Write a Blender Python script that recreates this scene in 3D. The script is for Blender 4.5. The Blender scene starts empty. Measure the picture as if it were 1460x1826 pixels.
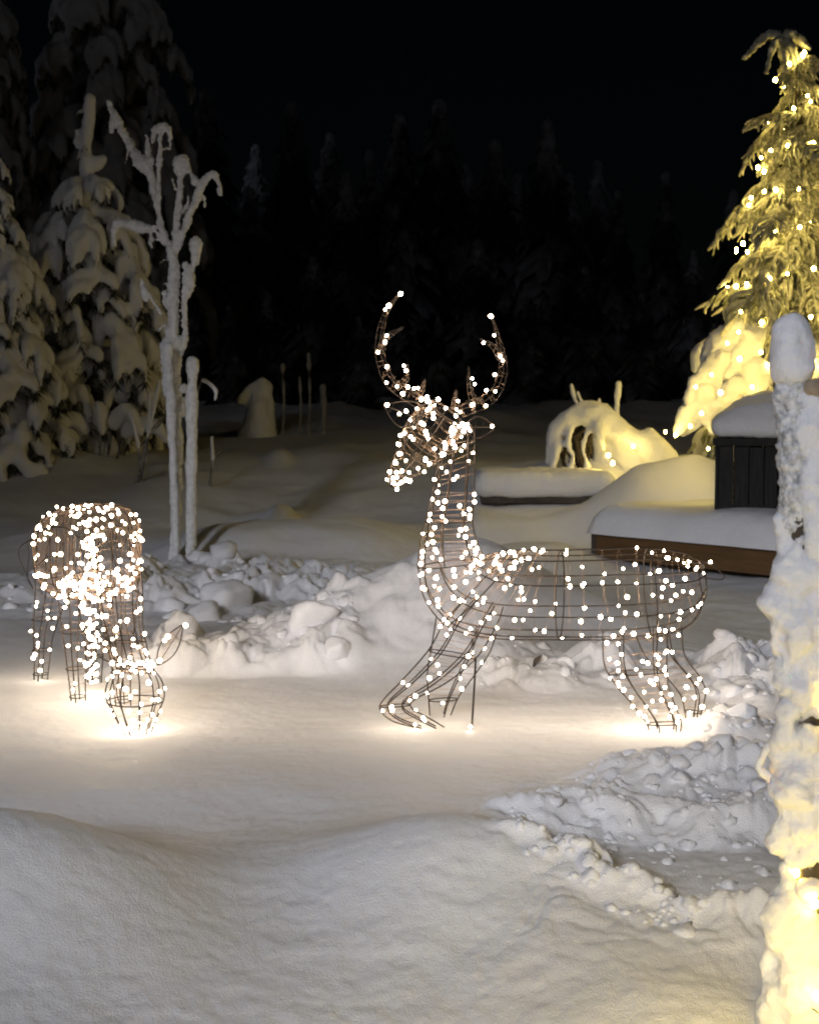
import bpy, math, random
import numpy as np
from mathutils import Vector, Matrix

random.seed(7)
rng = np.random.default_rng(7)
S = bpy.context.scene
COL = S.collection

# ------------------------------------------------------------------ camera
CAM_Z, FPX, HORIZON = 1.08, 2800.0, 700.0          # metres above the deer's snow, focal length in photo pixels
PITCH = math.atan((913 - HORIZON) / FPX)
cam = bpy.data.cameras.new('camera')
camo = bpy.data.objects.new('camera', cam)
COL.objects.link(camo)
camo.location = (0, 0, CAM_Z)
camo.rotation_euler = (math.pi / 2 - PITCH, 0, 0)
cam.sensor_fit = 'VERTICAL'
cam.sensor_height = 24
cam.lens = FPX / 1826 * 24
cam.clip_end = 600
cam.clip_start = 0.05
cam.dof.use_dof = True
cam.dof.focus_distance = 5.0
cam.dof.aperture_fstop = cam.lens / 7.0
S.camera = camo

# ------------------------------------------------------------------ world, moonlike key, exposure
SUN_EL, SUN_AZ = 20.0, 16.0      # low weak key from behind the camera, a little to its left
w = bpy.data.worlds.new('World')
S.world = w
w.use_nodes = True
nt = w.node_tree
bg = nt.nodes['Background']
sky = nt.nodes.new('ShaderNodeTexSky')
sky.sky_type = 'NISHITA'
sky.sun_disc = False
sky.sun_elevation = math.radians(SUN_EL)
sky.sun_rotation = math.radians(180 + SUN_AZ)
nt.links.new(sky.outputs[0], bg.inputs[0])
bg.inputs[1].default_value = 0.00018
sl = bpy.data.lights.new('sun', 'SUN')
sl.energy = 2.05
sl.angle = math.radians(9)
sl.color = (0.93, 0.94, 1.0)
so = bpy.data.objects.new('sun', sl)
COL.objects.link(so)
so.rotation_euler = (math.radians(90 - SUN_EL), 0, math.radians(-SUN_AZ))
S.view_settings.view_transform = 'Standard'
S.view_settings.look = 'None'
S.view_settings.gamma = 1
S.view_settings.use_curve_mapping = False
S.view_settings.exposure = 0.0
S.cycles.use_denoising = True
S.cycles.sample_clamp_indirect = 4
S.cycles.max_bounces = 6
S.cycles.transparent_max_bounces = 8
S.cycles.filter_width = 2.0

BULB_WHITE = 57.0
BULB_DOE = 40.0
BULB_YELLOW = 140.0
BULB_NEAR = 78.0


def P(px, py, Y):
    """world point at depth Y seen at photo pixel (px, py): used to survey the place"""
    c, s = math.cos(PITCH), math.sin(PITCH)
    a, b = (px - 730) / FPX, (913 - py) / FPX
    d = Vector((a, c + b * s, -s + b * c))
    return Vector((0, 0, CAM_Z)) + d * (Y / d.y)


def XP(px, Y):
    return (px - 730) / FPX * Y


# ------------------------------------------------------------------ noise
_perm = np.random.default_rng(3).permutation(512).astype(np.int64)
_grad = np.random.default_rng(4).random(4096) * 2 - 1


def _h(ix, iy, iz):
    a = _perm[ix & 511]
    b = _perm[(a + iy) & 511]
    c = _perm[(b + iz) & 511]
    return _grad[(c * 7 + a) & 4095]


def vnoise(x, y, z=None):
    x = np.asarray(x, float)
    y = np.asarray(y, float)
    z = np.zeros_like(x) if z is None else np.asarray(z, float)
    ix, iy, iz = (np.floor(v).astype(np.int64) for v in (x, y, z))
    fx, fy, fz = x - ix, y - iy, z - iz
    fx, fy, fz = (f * f * f * (f * (f * 6 - 15) + 10) for f in (fx, fy, fz))
    r = 0
    for dx in (0, 1):
        for dy in (0, 1):
            for dz in (0, 1):
                wgt = (fx if dx else 1 - fx) * (fy if dy else 1 - fy) * (fz if dz else 1 - fz)
                r = r + wgt * _h(ix + dx, iy + dy, iz + dz)
    return r


def fbm(x, y, z=None, o=4):
    r, a, f = 0, 0.5, 1.0
    for k in range(o):
        r = r + a * vnoise(x * f + 17.3 * k, y * f + 5.1 * k, None if z is None else z * f + 9.7 * k)
        a *= 0.5
        f *= 2.03
    return r


def worley(x, y, seed=0):
    """rounded clumps: 1 at a clump's middle, 0 at the joint"""
    ix, iy = np.floor(x).astype(np.int64), np.floor(y).astype(np.int64)
    d1 = np.full(np.shape(x), 9.0)
    for dx in (-1, 0, 1):
        for dy in (-1, 0, 1):
            cx, cy = ix + dx, iy + dy
            jx = _h(cx, cy, np.full_like(cx, seed)) * 0.45 + 0.5
            jy = _h(cx, cy, np.full_like(cx, seed + 31)) * 0.45 + 0.5
            d = (cx + jx - x) ** 2 + (cy + jy - y) ** 2
            d1 = np.minimum(d1, d)
    return np.clip(1 - d1 * 1.3, 0, 1)


def sstep(a, b, x):
    t = np.clip((x - a) / (b - a), 0, 1)
    return t * t * (3 - 2 * t)


def gb(X, Y, x0, y0, sx, sy, h, p=2):
    return h * np.exp(-(np.abs((X - x0) / sx) ** p + np.abs((Y - y0) / sy) ** p))


# ------------------------------------------------------------------ terrain height
def H(X, Y):
    X = np.asarray(X, float)
    Y = np.asarray(Y, float)
    # foreground slope down to the cleared path where the photographer stands
    ye = 3.62 + 0.10 * np.sin(X * 2.3 + 0.6) + 0.05 * vnoise(X * 1.7, Y * 0)
    d = np.maximum(ye - Y, 0)
    z = -0.34 * (np.sqrt(d * d + 0.05) - 0.2236)
    z = np.maximum(z, -0.62 + 0.02 * vnoise(X * 3, Y * 3))
    z = z + gb(X, Y, XP(-60, 3.4), 3.42, 0.42, 0.24, 0.155) + gb(X, Y, XP(790, 3.6), 3.62, 0.26, 0.22, 0.085)
    z = z - gb(X, Y, XP(230, 3.95), 3.98, 0.55, 0.22, 0.065) - gb(X, Y, XP(420, 3.4), 3.45, 0.22, 0.30, 0.045)
    z = z + gb(X, Y, XP(1150, 3.1), 3.02, 0.30, 0.22, 0.05)
    # the big smooth mound behind the buck
    z = z + gb(X, Y, XP(800, 6.7), 6.75, 0.42, 0.55, 0.36, 2.4) + gb(X, Y, XP(1000, 6.9), 6.95, 0.45, 0.5, 0.20)
    z = z + gb(X, Y, XP(590, 6.35), 6.4, 0.45, 0.30, 0.15)
    # low bank across the left middle
    z = z + gb(X, Y, XP(520, 10.0), 10.2, 0.85, 0.75, 0.24, 3)
    z = z + gb(X, Y, XP(250, 8.6), 8.6, 0.6, 0.6, 0.06)
    # rising ground behind
    z = z + 0.56 * sstep(10.2, 14.0, Y) + 0.24 * sstep(14, 21, Y) + 0.16 * sstep(21, 40, Y)
    z = z - 0.9 * sstep(60, 160, Y)
    # right: bank under the bench, mound under the lit spruce
    z = z + gb(X, Y, XP(960, 9.6), 9.7, 0.45, 0.6, 0.16) + gb(X, Y, XP(1190, 10.5), 10.55, 0.50, 0.45, 0.36, 2.6)
    z = z + gb(X, Y, XP(1425, 10.6), 10.7, 0.8, 0.7, 0.28) + gb(X, Y, XP(1050, 11.6), 11.8, 0.6, 0.6, 0.22)
    z = z + 0.20 * sstep(0.15, 0.5, X) * sstep(10.2, 10.7, Y) * sstep(13.5, 12, Y)
    z = z + 0.13 * sstep(15, 22, Y) * (worley(X * 0.55 + 0.3 * vnoise(X, Y), Y * 0.4, 8) - .4) + .05 * sstep(14, 20, Y) * fbm(X * 2.2, Y * 1.3, None, 3)
    # lumps far left
    z = z + gb(X, Y, XP(500, 11.4), 11.4, 0.13, 0.16, 0.16, 2.6) + gb(X, Y, XP(470, 11.6), 11.6, 0.28, 0.2, 0.07)
    z = z + gb(X, Y, XP(499, 13.6), 13.6, 0.11, 0.12, 0.12, 2.6) + gb(X, Y, XP(90, 10.5), 10.5, 0.8, 0.7, 0.14)
    # drifts
    amp = 0.012 + 0.09 * sstep(7.5, 14, Y)
    z = z + amp * fbm(X * 0.9, Y * 0.7, None, 3) * 1.6 + 0.006 * fbm(X * 4, Y * 4, None, 3) * (1 + 2 * sstep(6, 8, Y))
    # shovelled clumps
    wx, wy = X + 0.05 * vnoise(X * 9, Y * 9), Y + 0.05 * vnoise(X * 9 + 7, Y * 9)
    m = 0.08 * sstep(0.2, 0.75, np.exp(-((X - XP(430, 6.2)) / 0.5) ** 4 - ((Y - 6.25) / 0.34) ** 4))
    m = m + 0.075 * np.exp(-((X - XP(470, 8)) / 0.75) ** 4 - ((Y - 8.3) / 1.0) ** 4)
    m = m + 0.05 * np.exp(-((X - XP(120, 8)) / 0.9) ** 4 - ((Y - 8.4) / 0.9) ** 4)
    m = m + 0.07 * np.exp(-((X - XP(1060, 5.9)) / 0.55) ** 4 - ((Y - 5.95) / 0.28) ** 4)
    m = m + 0.06 * np.exp(-((X - XP(1330, 6)) / 0.35) ** 4 - ((Y - 5.9) / 0.6) ** 4)
    m = m + 0.06 * np.exp(-((X - XP(1330, 4.9)) / 0.12) ** 4 - ((Y - 4.95) / 0.14) ** 4)
    big = worley(wx * 6.5, wy * 6.5, 1)
    mid = worley(wx * 14, wy * 14, 2)
    fine = worley(wx * 30, wy * 30, 3)
    gate = 0.45 + 0.9 * np.clip(vnoise(X * 4 + 3, Y * 4) + 0.3, 0, 1)
    z = z + m * gate * (0.9 * big + 0.5 * mid + 0.2 * fine)
    # dark trodden pile and trench on the right
    ax = X + 0.06 * fbm(X * 6, Y * 8 + 3, None, 3)
    ay = Y + 0.10 * fbm(X * 5 + 9, Y * 9, None, 4)
    pm = np.exp(-((ax - XP(1230, 4.2)) / 0.27) ** 4 - ((ay - 4.26) / 0.15) ** 2) * sstep(0.25, 0.55, X)
    z = z + pm * (0.05 + 0.05 * big * gate + 0.035 * mid * gate + 0.014 * fine)
    e1 = 3.34 + 0.30 * sstep(0.75, 0.2, X)
    tr = sstep(e1 - 0.05, e1 + 0.11, ay) * sstep(3.99, 3.83, ay) * sstep(0.14, 0.36, ax)
    near = sstep(3.12, 3.3, Y) * sstep(4.45, 4.15, Y) * sstep(0.12, 0.35, X)
    rim = np.exp(-((ay - e1) / 0.07) ** 2) + np.exp(-((ay - 3.99) / 0.06) ** 2)
    z = z - 0.065 * tr + near * (0.016 + 0.04 * rim) * gate * (0.55 * big + 0.5 * mid + 0.22 * fine)
    # wind crust and grain near the camera
    nearg = sstep(6.5, 5.0, Y) * sstep(1.5, 2.2, Y)
    z = z + nearg * (0.006 * fbm(X * 7, Y * 11, None, 3) + 0.0022 * fbm(X * 38, Y * 44, None, 2))
    # rough face of the big heap
    hp = np.exp(-((X - XP(640, 6.4)) / 0.65) ** 4 - ((Y - 6.45) / 0.45) ** 4)
    z = z + hp * (0.05 * np.abs(fbm(X * 4.5, Y * 4.5, None, 4)) + 0.025 * big * gate)
    # floors for the deer stay flat
    return z


def hz(x, y):
    return float(H(np.array([x]), np.array([y]))[0])


# ------------------------------------------------------------------ materials
def nodes(name):
    m = bpy.data.materials.new(name)
    m.use_nodes = True
    t = m.node_tree
    return m, t, t.nodes['Principled BSDF']


def N(t, kind, **kw):
    n = t.nodes.new(kind)
    for k, v in kw.items():
        if k in n.inputs:
            n.inputs[k].default_value = v
        else:
            setattr(n, k, v)
    return n


def snow_mat(name, col=(0.82, 0.83, 0.87), grain=90.0, dist=0.006, coarse=14.0, cdist=0.02, sss=0.0, darken=0.0, trans=0.0):
    m, t, b = nodes(name)
    tc = N(t, 'ShaderNodeTexCoord')
    n1 = N(t, 'ShaderNodeTexNoise', Scale=grain, Detail=3.0, Roughness=0.6)
    n2 = N(t, 'ShaderNodeTexNoise', Scale=coarse, Detail=4.0, Roughness=0.55)
    n3 = N(t, 'ShaderNodeTexNoise', Scale=2.3, Detail=5.0, Roughness=0.6)
    for n in (n1, n2, n3):
        t.links.new(tc.outputs['Object'], n.inputs['Vector'])
    b1 = N(t, 'ShaderNodeBump', Strength=0.6, Distance=dist)
    b2 = N(t, 'ShaderNodeBump', Strength=0.5, Distance=cdist)
    t.links.new(n2.outputs[0], b2.inputs['Height'])
    t.links.new(n1.outputs[0], b1.inputs['Height'])
    t.links.new(b2.outputs[0], b1.inputs['Normal'])
    t.links.new(b1.outputs[0], b.inputs['Normal'])
    r = N(t, 'ShaderNodeValToRGB')
    r.color_ramp.elements[0].position = 0.3
    r.color_ramp.elements[1].position = 0.7
    r.color_ramp.elements[0].color = (col[0] * (0.93 - darken), col[1] * (0.92 - darken), col[2] * (0.92 - darken), 1)
    r.color_ramp.elements[1].color = (*col, 1)
    t.links.new(n3.outputs[0], r.inputs[0])
    t.links.new(r.outputs[0], b.inputs['Base Color'])
    b.inputs['Roughness'].default_value = 0.62
    b.inputs['Specular IOR Level'].default_value = 0.25
    if sss:
        b.inputs['Subsurface Weight'].default_value = sss
        b.inputs['Subsurface Radius'].default_value = (0.03, 0.025, 0.018)
        b.inputs['Subsurface Scale'].default_value = 1.0
    return m


def mix_mat(name, c1, c2, scale=8.0, lo=0.4, hi=0.6, rough=0.8, bump=0.0, bscale=40.0, metallic=0.0, stretch=None):
    m, t, b = nodes(name)
    tc = N(t, 'ShaderNodeTexCoord')
    src = tc.outputs['Object']
    if stretch:
        mp = N(t, 'ShaderNodeMapping')
        mp.inputs['Scale'].default_value = stretch
        t.links.new(src, mp.inputs[0])
        src = mp.outputs[0]
    n = N(t, 'ShaderNodeTexNoise', Scale=scale, Detail=5.0, Roughness=0.65)
    t.links.new(src, n.inputs['Vector'])
    r = N(t, 'ShaderNodeValToRGB')
    r.color_ramp.elements[0].position = lo
    r.color_ramp.elements[1].position = hi
    r.color_ramp.elements[0].color = (*c1, 1)
    r.color_ramp.elements[1].color = (*c2, 1)
    t.links.new(n.outputs[0], r.inputs[0])
    t.links.new(r.outputs[0], b.inputs['Base Color'])
    b.inputs['Roughness'].default_value = rough
    b.inputs['Metallic'].default_value = metallic
    b.inputs['Specular IOR Level'].default_value = 0.3
    if bump:
        nb = N(t, 'ShaderNodeTexNoise', Scale=bscale, Detail=4.0)
        t.links.new(src, nb.inputs['Vector'])
        bb = N(t, 'ShaderNodeBump', Strength=0.7, Distance=bump)
        t.links.new(nb.outputs[0], bb.inputs['Height'])
        t.links.new(bb.outputs[0], b.inputs['Normal'])
    return m


def glow_mat(name, col, strength):
    m = bpy.data.materials.new(name)
    m.use_nodes = True
    t = m.node_tree
    t.nodes.clear()
    e = t.nodes.new('ShaderNodeEmission')
    e.inputs[0].default_value = (*col, 1)
    e.inputs[1].default_value = strength
    o = t.nodes.new('ShaderNodeOutputMaterial')
    t.links.new(e.outputs[0], o.inputs[0])
    return m


M_GROUND = snow_mat('snow_ground', grain=230, dist=0.006, coarse=18, cdist=0.006)
M_SNOW = snow_mat('snow_on_things', grain=60, dist=0.01, coarse=9, cdist=0.03)
M_SNOWDIM = snow_mat('dimmed_frosted_snow', col=(0.29, 0.29, 0.31), grain=25, dist=0.03, coarse=6, cdist=0.06, darken=0.1)  # frosted snow, its colour also darkened to imitate weak light far off
M_SNOWNEAR = snow_mat('caked_snow', grain=110, dist=0.006, coarse=30, cdist=0.012, sss=0.5)
M_FROST = mix_mat('frosted_bark', (0.62, 0.62, 0.63), (0.80, 0.81, 0.83), 28, 0.35, 0.55, 0.8, 0.01, 60)
M_ROUGHFROST = mix_mat('rough_frost', (0.30, 0.31, 0.33), (0.78, 0.79, 0.82), 60, 0.36, 0.60, 0.7, 0.01, 130)
M_NEEDLE = mix_mat('dark_needles', (0.020, 0.028, 0.018), (0.06, 0.065, 0.05), 9, 0.4, 0.7, 0.7)
M_FARNEEDLE = mix_mat('far_frosted_needles', (0.012, 0.015, 0.017), (0.26, 0.27, 0.31), 2.2, 0.44, 0.68, 0.8)
M_LITNEEDLE = mix_mat('frosted_needles', (0.15, 0.16, 0.085), (0.66, 0.65, 0.58), 12, 0.36, 0.62, 0.75, 0.01, 70)
M_BARK = mix_mat('dark_bark', (0.035, 0.027, 0.02), (0.11, 0.09, 0.07), 30, 0.35, 0.65, 0.85, 0.01, 60, stretch=(1, 1, 0.25))
M_STICK = mix_mat('dry_stem', (0.06, 0.05, 0.04), (0.40, 0.40, 0.41), 14, 0.4, 0.6, 0.85)
M_WIRE = mix_mat('brown_steel_wire', (0.018, 0.013, 0.011), (0.040, 0.028, 0.022), 40, 0.4, 0.6, 0.55, metallic=0.2)
M_COPPER = mix_mat('copper_light_wire', (0.26, 0.17, 0.12), (0.46, 0.32, 0.24), 40, 0.4, 0.6, 0.35, metallic=0.7)
M_GREENWIRE = mix_mat('green_cable', (0.01, 0.015, 0.01), (0.02, 0.03, 0.02), 40, 0.4, 0.6, 0.5)
M_BLACKWOOD = mix_mat('black_painted_wood', (0.010, 0.010, 0.010), (0.028, 0.027, 0.026), 10, 0.4, 0.7, 0.7, 0.004, 40, stretch=(6, 6, 0.6))
M_BROWN = mix_mat('brown_wood', (0.10, 0.055, 0.022), (0.15, 0.085, 0.036), 7, 0.35, 0.65, 0.7, 0.004, 40, stretch=(0.5, 6, 6))
M_GREYWOOD = mix_mat('dark_weathered_wood', (0.04, 0.032, 0.028), (0.09, 0.075, 0.065), 8, 0.35, 0.65, 0.85, 0.004, 40)
M_CUT = mix_mat('cut_wood', (0.25, 0.19, 0.13), (0.40, 0.33, 0.25), 25, 0.35, 0.65, 0.8, 0.004, 60)
M_BULB = glow_mat('warm_white_bulb', (1.0, 0.80, 0.56), BULB_WHITE)
M_BULBDOE = glow_mat('warm_white_bulb_bright', (1.0, 0.80, 0.56), BULB_DOE)
M_BULBY = glow_mat('yellow_bulb', (1.0, 0.72, 0.17), BULB_YELLOW)
M_BULBN = glow_mat('yellow_bulb_near', (1.0, 0.70, 0.11), BULB_NEAR)
m, t, b = nodes('clear_ice')
b.inputs['Transmission Weight'].default_value = 0.9
b.inputs['Roughness'].default_value = 0.08
b.inputs['IOR'].default_value = 1.31
b.inputs['Base Color'].default_value = (0.9, 0.92, 0.95, 1)
M_ICE = m


# ------------------------------------------------------------------ mesh helpers
class MB:
    def __init__(self):
        self.v, self.f, self.n = [], [], 0

    def add(self, verts, faces):
        self.v.append(np.asarray(verts, float).reshape(-1, 3))
        self.f.extend([tuple(i + self.n for i in q) for q in faces])
        self.n += len(self.v[-1])

    def tube(self, pts, rad, k=5, cap=True):
        pts = np.array([tuple(p) for p in pts], float)
        n = len(pts)
        rad = np.broadcast_to(np.asarray(rad, float), (n,))
        tan = np.gradient(pts, axis=0)
        tan /= np.maximum(np.linalg.norm(tan, axis=1, keepdims=True), 1e-9)
        u = np.cross(tan[0], [0, 0, 1.0])
        if np.linalg.norm(u) < 0.1:
            u = np.cross(tan[0], [0, 1.0, 0])
        ang = np.arange(k) * 2 * math.pi / k
        ca, sa = np.cos(ang)[:, None], np.sin(ang)[:, None]
        out = []
        for i in range(n):
            u = u - tan[i] * np.dot(u, tan[i])
            u /= max(np.linalg.norm(u), 1e-9)
            v = np.cross(tan[i], u)
            out.append(pts[i] + rad[i] * (ca * u + sa * v))
        f = []
        for i in range(n - 1):
            for j in range(k):
                a, b_ = i * k + j, i * k + (j + 1) % k
                f.append((a, b_, b_ + k, a + k))
        if cap:
            f.append(tuple(range(k - 1, -1, -1)))
            f.append(tuple((n - 1) * k + j for j in range(k)))
        self.add(np.concatenate(out), f)

    def box(self, x0, x1, y0, y1, z0, z1, bev=0.0):
        if bev:
            b_ = bev
            pro = [(x0 + b_, y0), (x1 - b_, y0), (x1, y0 + b_), (x1, y1 - b_), (x1 - b_, y1), (x0 + b_, y1), (x0, y1 - b_), (x0, y0 + b_)]
            vs = [(x, y, z0) for x, y in pro] + [(x, y, z1) for x, y in pro]
            f = [(i, (i + 1) % 8, (i + 1) % 8 + 8, i + 8) for i in range(8)] + [tuple(range(7, -1, -1)), tuple(range(8, 16))]
            self.add(vs, f)
        else:
            vs = [(x, y, z) for z in (z0, z1) for x, y in ((x0, y0), (x1, y0), (x1, y1), (x0, y1))]
            self.add(vs, [(3, 2, 1, 0), (4, 5, 6, 7), (0, 1, 5, 4), (1, 2, 6, 5), (2, 3, 7, 6), (3, 0, 4, 7)])

    def mesh(self, name, mat, smooth=True):
        me = bpy.data.meshes.new(name)
        me.from_pydata(np.concatenate(self.v).tolist() if self.v else [], [], self.f)
        me.materials.append(mat)
        if smooth:
            me.polygons.foreach_set('use_smooth', np.ones(len(me.polygons), bool))
        me.update()
        return me


def _ico(sub):
    import bmesh
    bm = bmesh.new()
    bmesh.ops.create_icosphere(bm, subdivisions=sub, radius=1)
    v = np.array([tuple(x.co) for x in bm.verts])
    f = [tuple(x.index for x in q.verts) for q in bm.faces]
    bm.free()
    return v, f


ICO1, ICO2, ICO3 = _ico(1), _ico(2), _ico(3)


def cr(pts, n):
    """Catmull-Rom through points (rows), n samples"""
    p = np.array([tuple(q) for q in pts], float)
    p = np.vstack([2 * p[0] - p[1], p, 2 * p[-1] - p[-2]])
    tt = np.linspace(0, len(p) - 3 - 1e-6, n)
    i = np.floor(tt).astype(int)
    f = (tt - i)[:, None]
    a, b_, c, d = p[i], p[i + 1], p[i + 2], p[i + 3]
    return 0.5 * (2 * b_ + (c - a) * f + (2 * a - 5 * b_ + 4 * c - d) * f ** 2 + (3 * b_ - a - 3 * c + d) * f ** 3)


def blob(name, shapes, mat, voxel, namp=0.0, nscale=10.0, smooth=3, flat=None, fine=0.0):
    """one soft lump made of capsule chains: shapes = list of [(x, y, z, r), ...]"""
    mb = MB()
    for chain in shapes:
        c = np.array(chain, float)
        if len(c) > 1:
            L = np.linalg.norm(np.diff(c[:, :3], axis=0), axis=1).sum()
            k = max(3, int(L / max(c[:, 3].min() * 0.55, voxel * 0.8)) + 2)
            c = cr(c, k)
        for x, y, z, r in c:
            r = max(r, voxel * 0.9)
            mb.add(ICO2[0] * (r, r, r * (flat or 1)) + (x, y, z), ICO2[1])
    me = mb.mesh(name + '_raw', mat)
    o = bpy.data.objects.new('tmp', me)
    COL.objects.link(o)
    md = o.modifiers.new('r', 'REMESH')
    md.mode = 'VOXEL'
    md.voxel_size = voxel
    if smooth:
        ms = o.modifiers.new('s', 'SMOOTH')
        ms.iterations = smooth
        ms.factor = 0.5
    dg = bpy.context.evaluated_depsgraph_get()
    out = bpy.data.meshes.new_from_object(o.evaluated_get(dg))
    bpy.data.objects.remove(o)
    bpy.data.meshes.remove(me)
    out.name = name
    if namp or fine:
        n = len(out.vertices)
        co = np.empty(n * 3)
        out.vertices.foreach_get('co', co)
        no = np.empty(n * 3)
        out.vertex_normals.foreach_get('vector', no)
        co, no = co.reshape(-1, 3), no.reshape(-1, 3)
        dsp = namp * fbm(co[:, 0] * nscale, co[:, 1] * nscale, co[:, 2] * nscale, 4)
        if fine:
            dsp = dsp + fine * vnoise(co[:, 0] * nscale * 6, co[:, 1] * nscale * 6, co[:, 2] * nscale * 6)
        out.vertices.foreach_set('co', (co + no * dsp[:, None]).ravel())
    out.materials.clear()
    out.materials.append(mat)
    out.polygons.foreach_set('use_smooth', np.ones(len(out.polygons), bool))
    out.update()
    return out


def link(name, me, parent=None, loc=(0, 0, 0), rot=(0, 0, 0), sc=(1, 1, 1)):
    o = bpy.data.objects.new(name, me)
    COL.objects.link(o)
    o.location = loc
    o.rotation_euler = rot
    o.scale = sc
    if parent:
        o.parent = parent
    return o


def tag(o, label=None, cat=None, group=None, kind=None):
    for k, v in (('label', label), ('category', cat), ('group', group), ('kind', kind)):
        if v:
            o[k] = v
    return o


def thing(name, label, cat, loc, group=None, rz=0.0):
    o = link(name, None, None, loc, (0, 0, rz))
    return tag(o, label, cat, group)


# ------------------------------------------------------------------ ground: one sheet to the horizon
def build_ground():
    ys = [-2.0, -1.2, -0.5, 0.1, 0.6, 1.0, 1.4, 1.8]
    y = 2.1
    while y < 260:
        ys.append(y)
        y += 0.012 if y < 2.9 else (0.0055 * (y / 3.2) ** 1.25 if y < 13 else 0.012 * y)
    ys = np.array(ys)
    u1 = np.linspace(-0.235, 0.235, 520)
    side = 0.235 + 0.0011 * (np.cumsum(1.16 ** np.arange(48)))
    us = np.concatenate([-side[::-1], u1, side])
    YY, UU = np.meshgrid(ys, us, indexing='ij')
    XX = UU * (YY * 0.97 + 0.6 + np.maximum(0, -YY) * 1.2)
    ZZ = H(XX, YY)
    nr, nc = XX.shape
    me = bpy.data.meshes.new('snow_ground')
    idx = np.arange(nr * nc).reshape(nr, nc)
    q = np.stack([idx[:-1, :-1], idx[:-1, 1:], idx[1:, 1:], idx[1:, :-1]], -1).reshape(-1, 4)
    me.vertices.add(nr * nc)
    me.vertices.foreach_set('co', np.stack([XX, YY, ZZ], -1).ravel())
    me.loops.add(q.size)
    me.loops.foreach_set('vertex_index', q.ravel())
    me.polygons.add(len(q))
    me.polygons.foreach_set('loop_start', np.arange(0, q.size, 4))
    me.polygons.foreach_set('use_smooth', np.ones(len(q), bool))
    me.materials.append(M_GROUND)
    me.update(calc_edges=True)
    me.validate()
    o = link('snow_ground', me)
    tag(o, kind='structure')
    print('ground quads', len(q))


build_ground()


# ------------------------------------------------------------------ loose snow rubble
def chunk(mb, x, y, r, seed, sink=0.3, ico=ICO2):
    v = ico[0].copy()
    d = 1 + (0.5 if r > .03 else 0.9) * fbm(v[:, 0] * 1.6 + seed, v[:, 1] * 1.6, v[:, 2] * 1.6 + seed * 2, 3)
    v = v * d[:, None]
    a = rng.random() * 6.28
    R = np.array([[math.cos(a), -math.sin(a), 0], [math.sin(a), math.cos(a), 0], [0, 0, 1]])
    # knock off a few flat sides, as broken slabs have
    for _ in range(4):
        nn = rng.normal(size=3)
        nn /= np.linalg.norm(nn)
        hgt = 0.55 + 0.3 * rng.random()
        dd = v @ nn
        v = v - np.outer(np.maximum(dd - hgt, 0), nn)
    v = (v * (1, 0.8 + 0.4 * rng.random(), 0.7 + 0.25 * rng.random())) @ R.T * r
    z = hz(x, y)
    mb.add(v + (x, y, z + r * (0.6 - sink * 2)), ico[1])


def rubble():
    mb = MB()
    zones = [  # px range, Y range, count, radius range
        (290, 640, 5.98, 6.5, 90, 0.006, 0.05), (300, 640, 7.0, 9.2, 80, 0.02, 0.085),
        (0, 280, 7.6, 9.0, 60, 0.02, 0.06), (860, 1110, 5.66, 6.15, 45, 0.01, 0.045),
        (1270, 1400, 5.3, 6.4, 60, 0.012, 0.04), (1270, 1385, 4.7, 5.1, 50, 0.008, 0.026),
        (1030, 1380, 4.05, 4.45, 160, 0.004, 0.036), (920, 1270, 3.28, 3.62, 150, 0.003, 0.028),
        (900, 1380, 3.84, 4.06, 120, 0.003, 0.024), (940, 1380, 3.4, 3.9, 110, 0.003, 0.026)]
    for a, b_, y0, y1, n, r0, r1 in zones:
        for _ in range(n):
            y = y0 + (y1 - y0) * rng.random()
            px = a + (b_ - a) * rng.random()
            r = r0 + (r1 - r0) * rng.random() ** 4
            if a == 920:      # follow the near lip of the trench
                x0 = XP(px, y)
                y = 3.30 + 0.34 * float(sstep(0.75, 0.2, np.array(x0))) + 0.05 * rng.normal() - 0.02
            chunk(mb, XP(px, y), y, r, rng.random() * 50, 0.40, ICO2 if r > 0.02 else ICO1)
    o = link('snow_rubble', mb.mesh('snow_rubble', M_GROUND))
    tag(o, 'loose broken snow lumps strewn over the shovelled banks', kind='stuff')


rubble()
for px, y, r, lab in ((400, 7.6, 0.13, 'largest broken snow block, by the foot of the staked sapling'),
                      (362, 7.35, 0.085, 'rounded snow block in front of the thinner stake'),
                      (598, 5.98, 0.06, 'wedge of snow standing upright on the bank between the two deer'),
                      (560, 6.2, 0.09, 'flat snow slab lying on the crest of the bank left of the big mound'),
                      (320, 6.35, 0.07, 'snow block beside the raised ear of the grazing deer'),
                      (1280, 3.5, 0.03, 'pointed snow lump on the near lip of the trodden trench'),
                      (1330, 4.95, 0.045, 'snow lump behind the buck near the caked trunk')):
    mb = MB()
    x = XP(px, y)
    save = hz(x, y)
    chunk(mb, x, y, r, px * 0.37, 0.2, ICO3)
    tag(link('snow_chunk', mb.mesh('snow_chunk', M_GROUND)), lab, 'snow chunk', 'broken snow blocks')


# ------------------------------------------------------------------ light bulbs
def bulb_mesh(name, r, mat):
    mb = MB()
    mb.add(ICO2[0] * (r, r, r * 1.15), ICO2[1])
    return mb.mesh(name, mat)


BULB = [bulb_mesh('light_bulb', r, M_BULB) for r in (0.0040, 0.0048, 0.0055, 0.0064)]
BULBD = [bulb_mesh('light_bulb_bright', r, M_BULBDOE) for r in (0.0048, 0.0058, 0.0072)]
BULBY = [bulb_mesh('yellow_bulb', r, M_BULBY) for r in (0.0085, 0.0105, 0.0130)]
BULBN = [bulb_mesh('yellow_bulb_near', 0.008, M_BULBN)]


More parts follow.
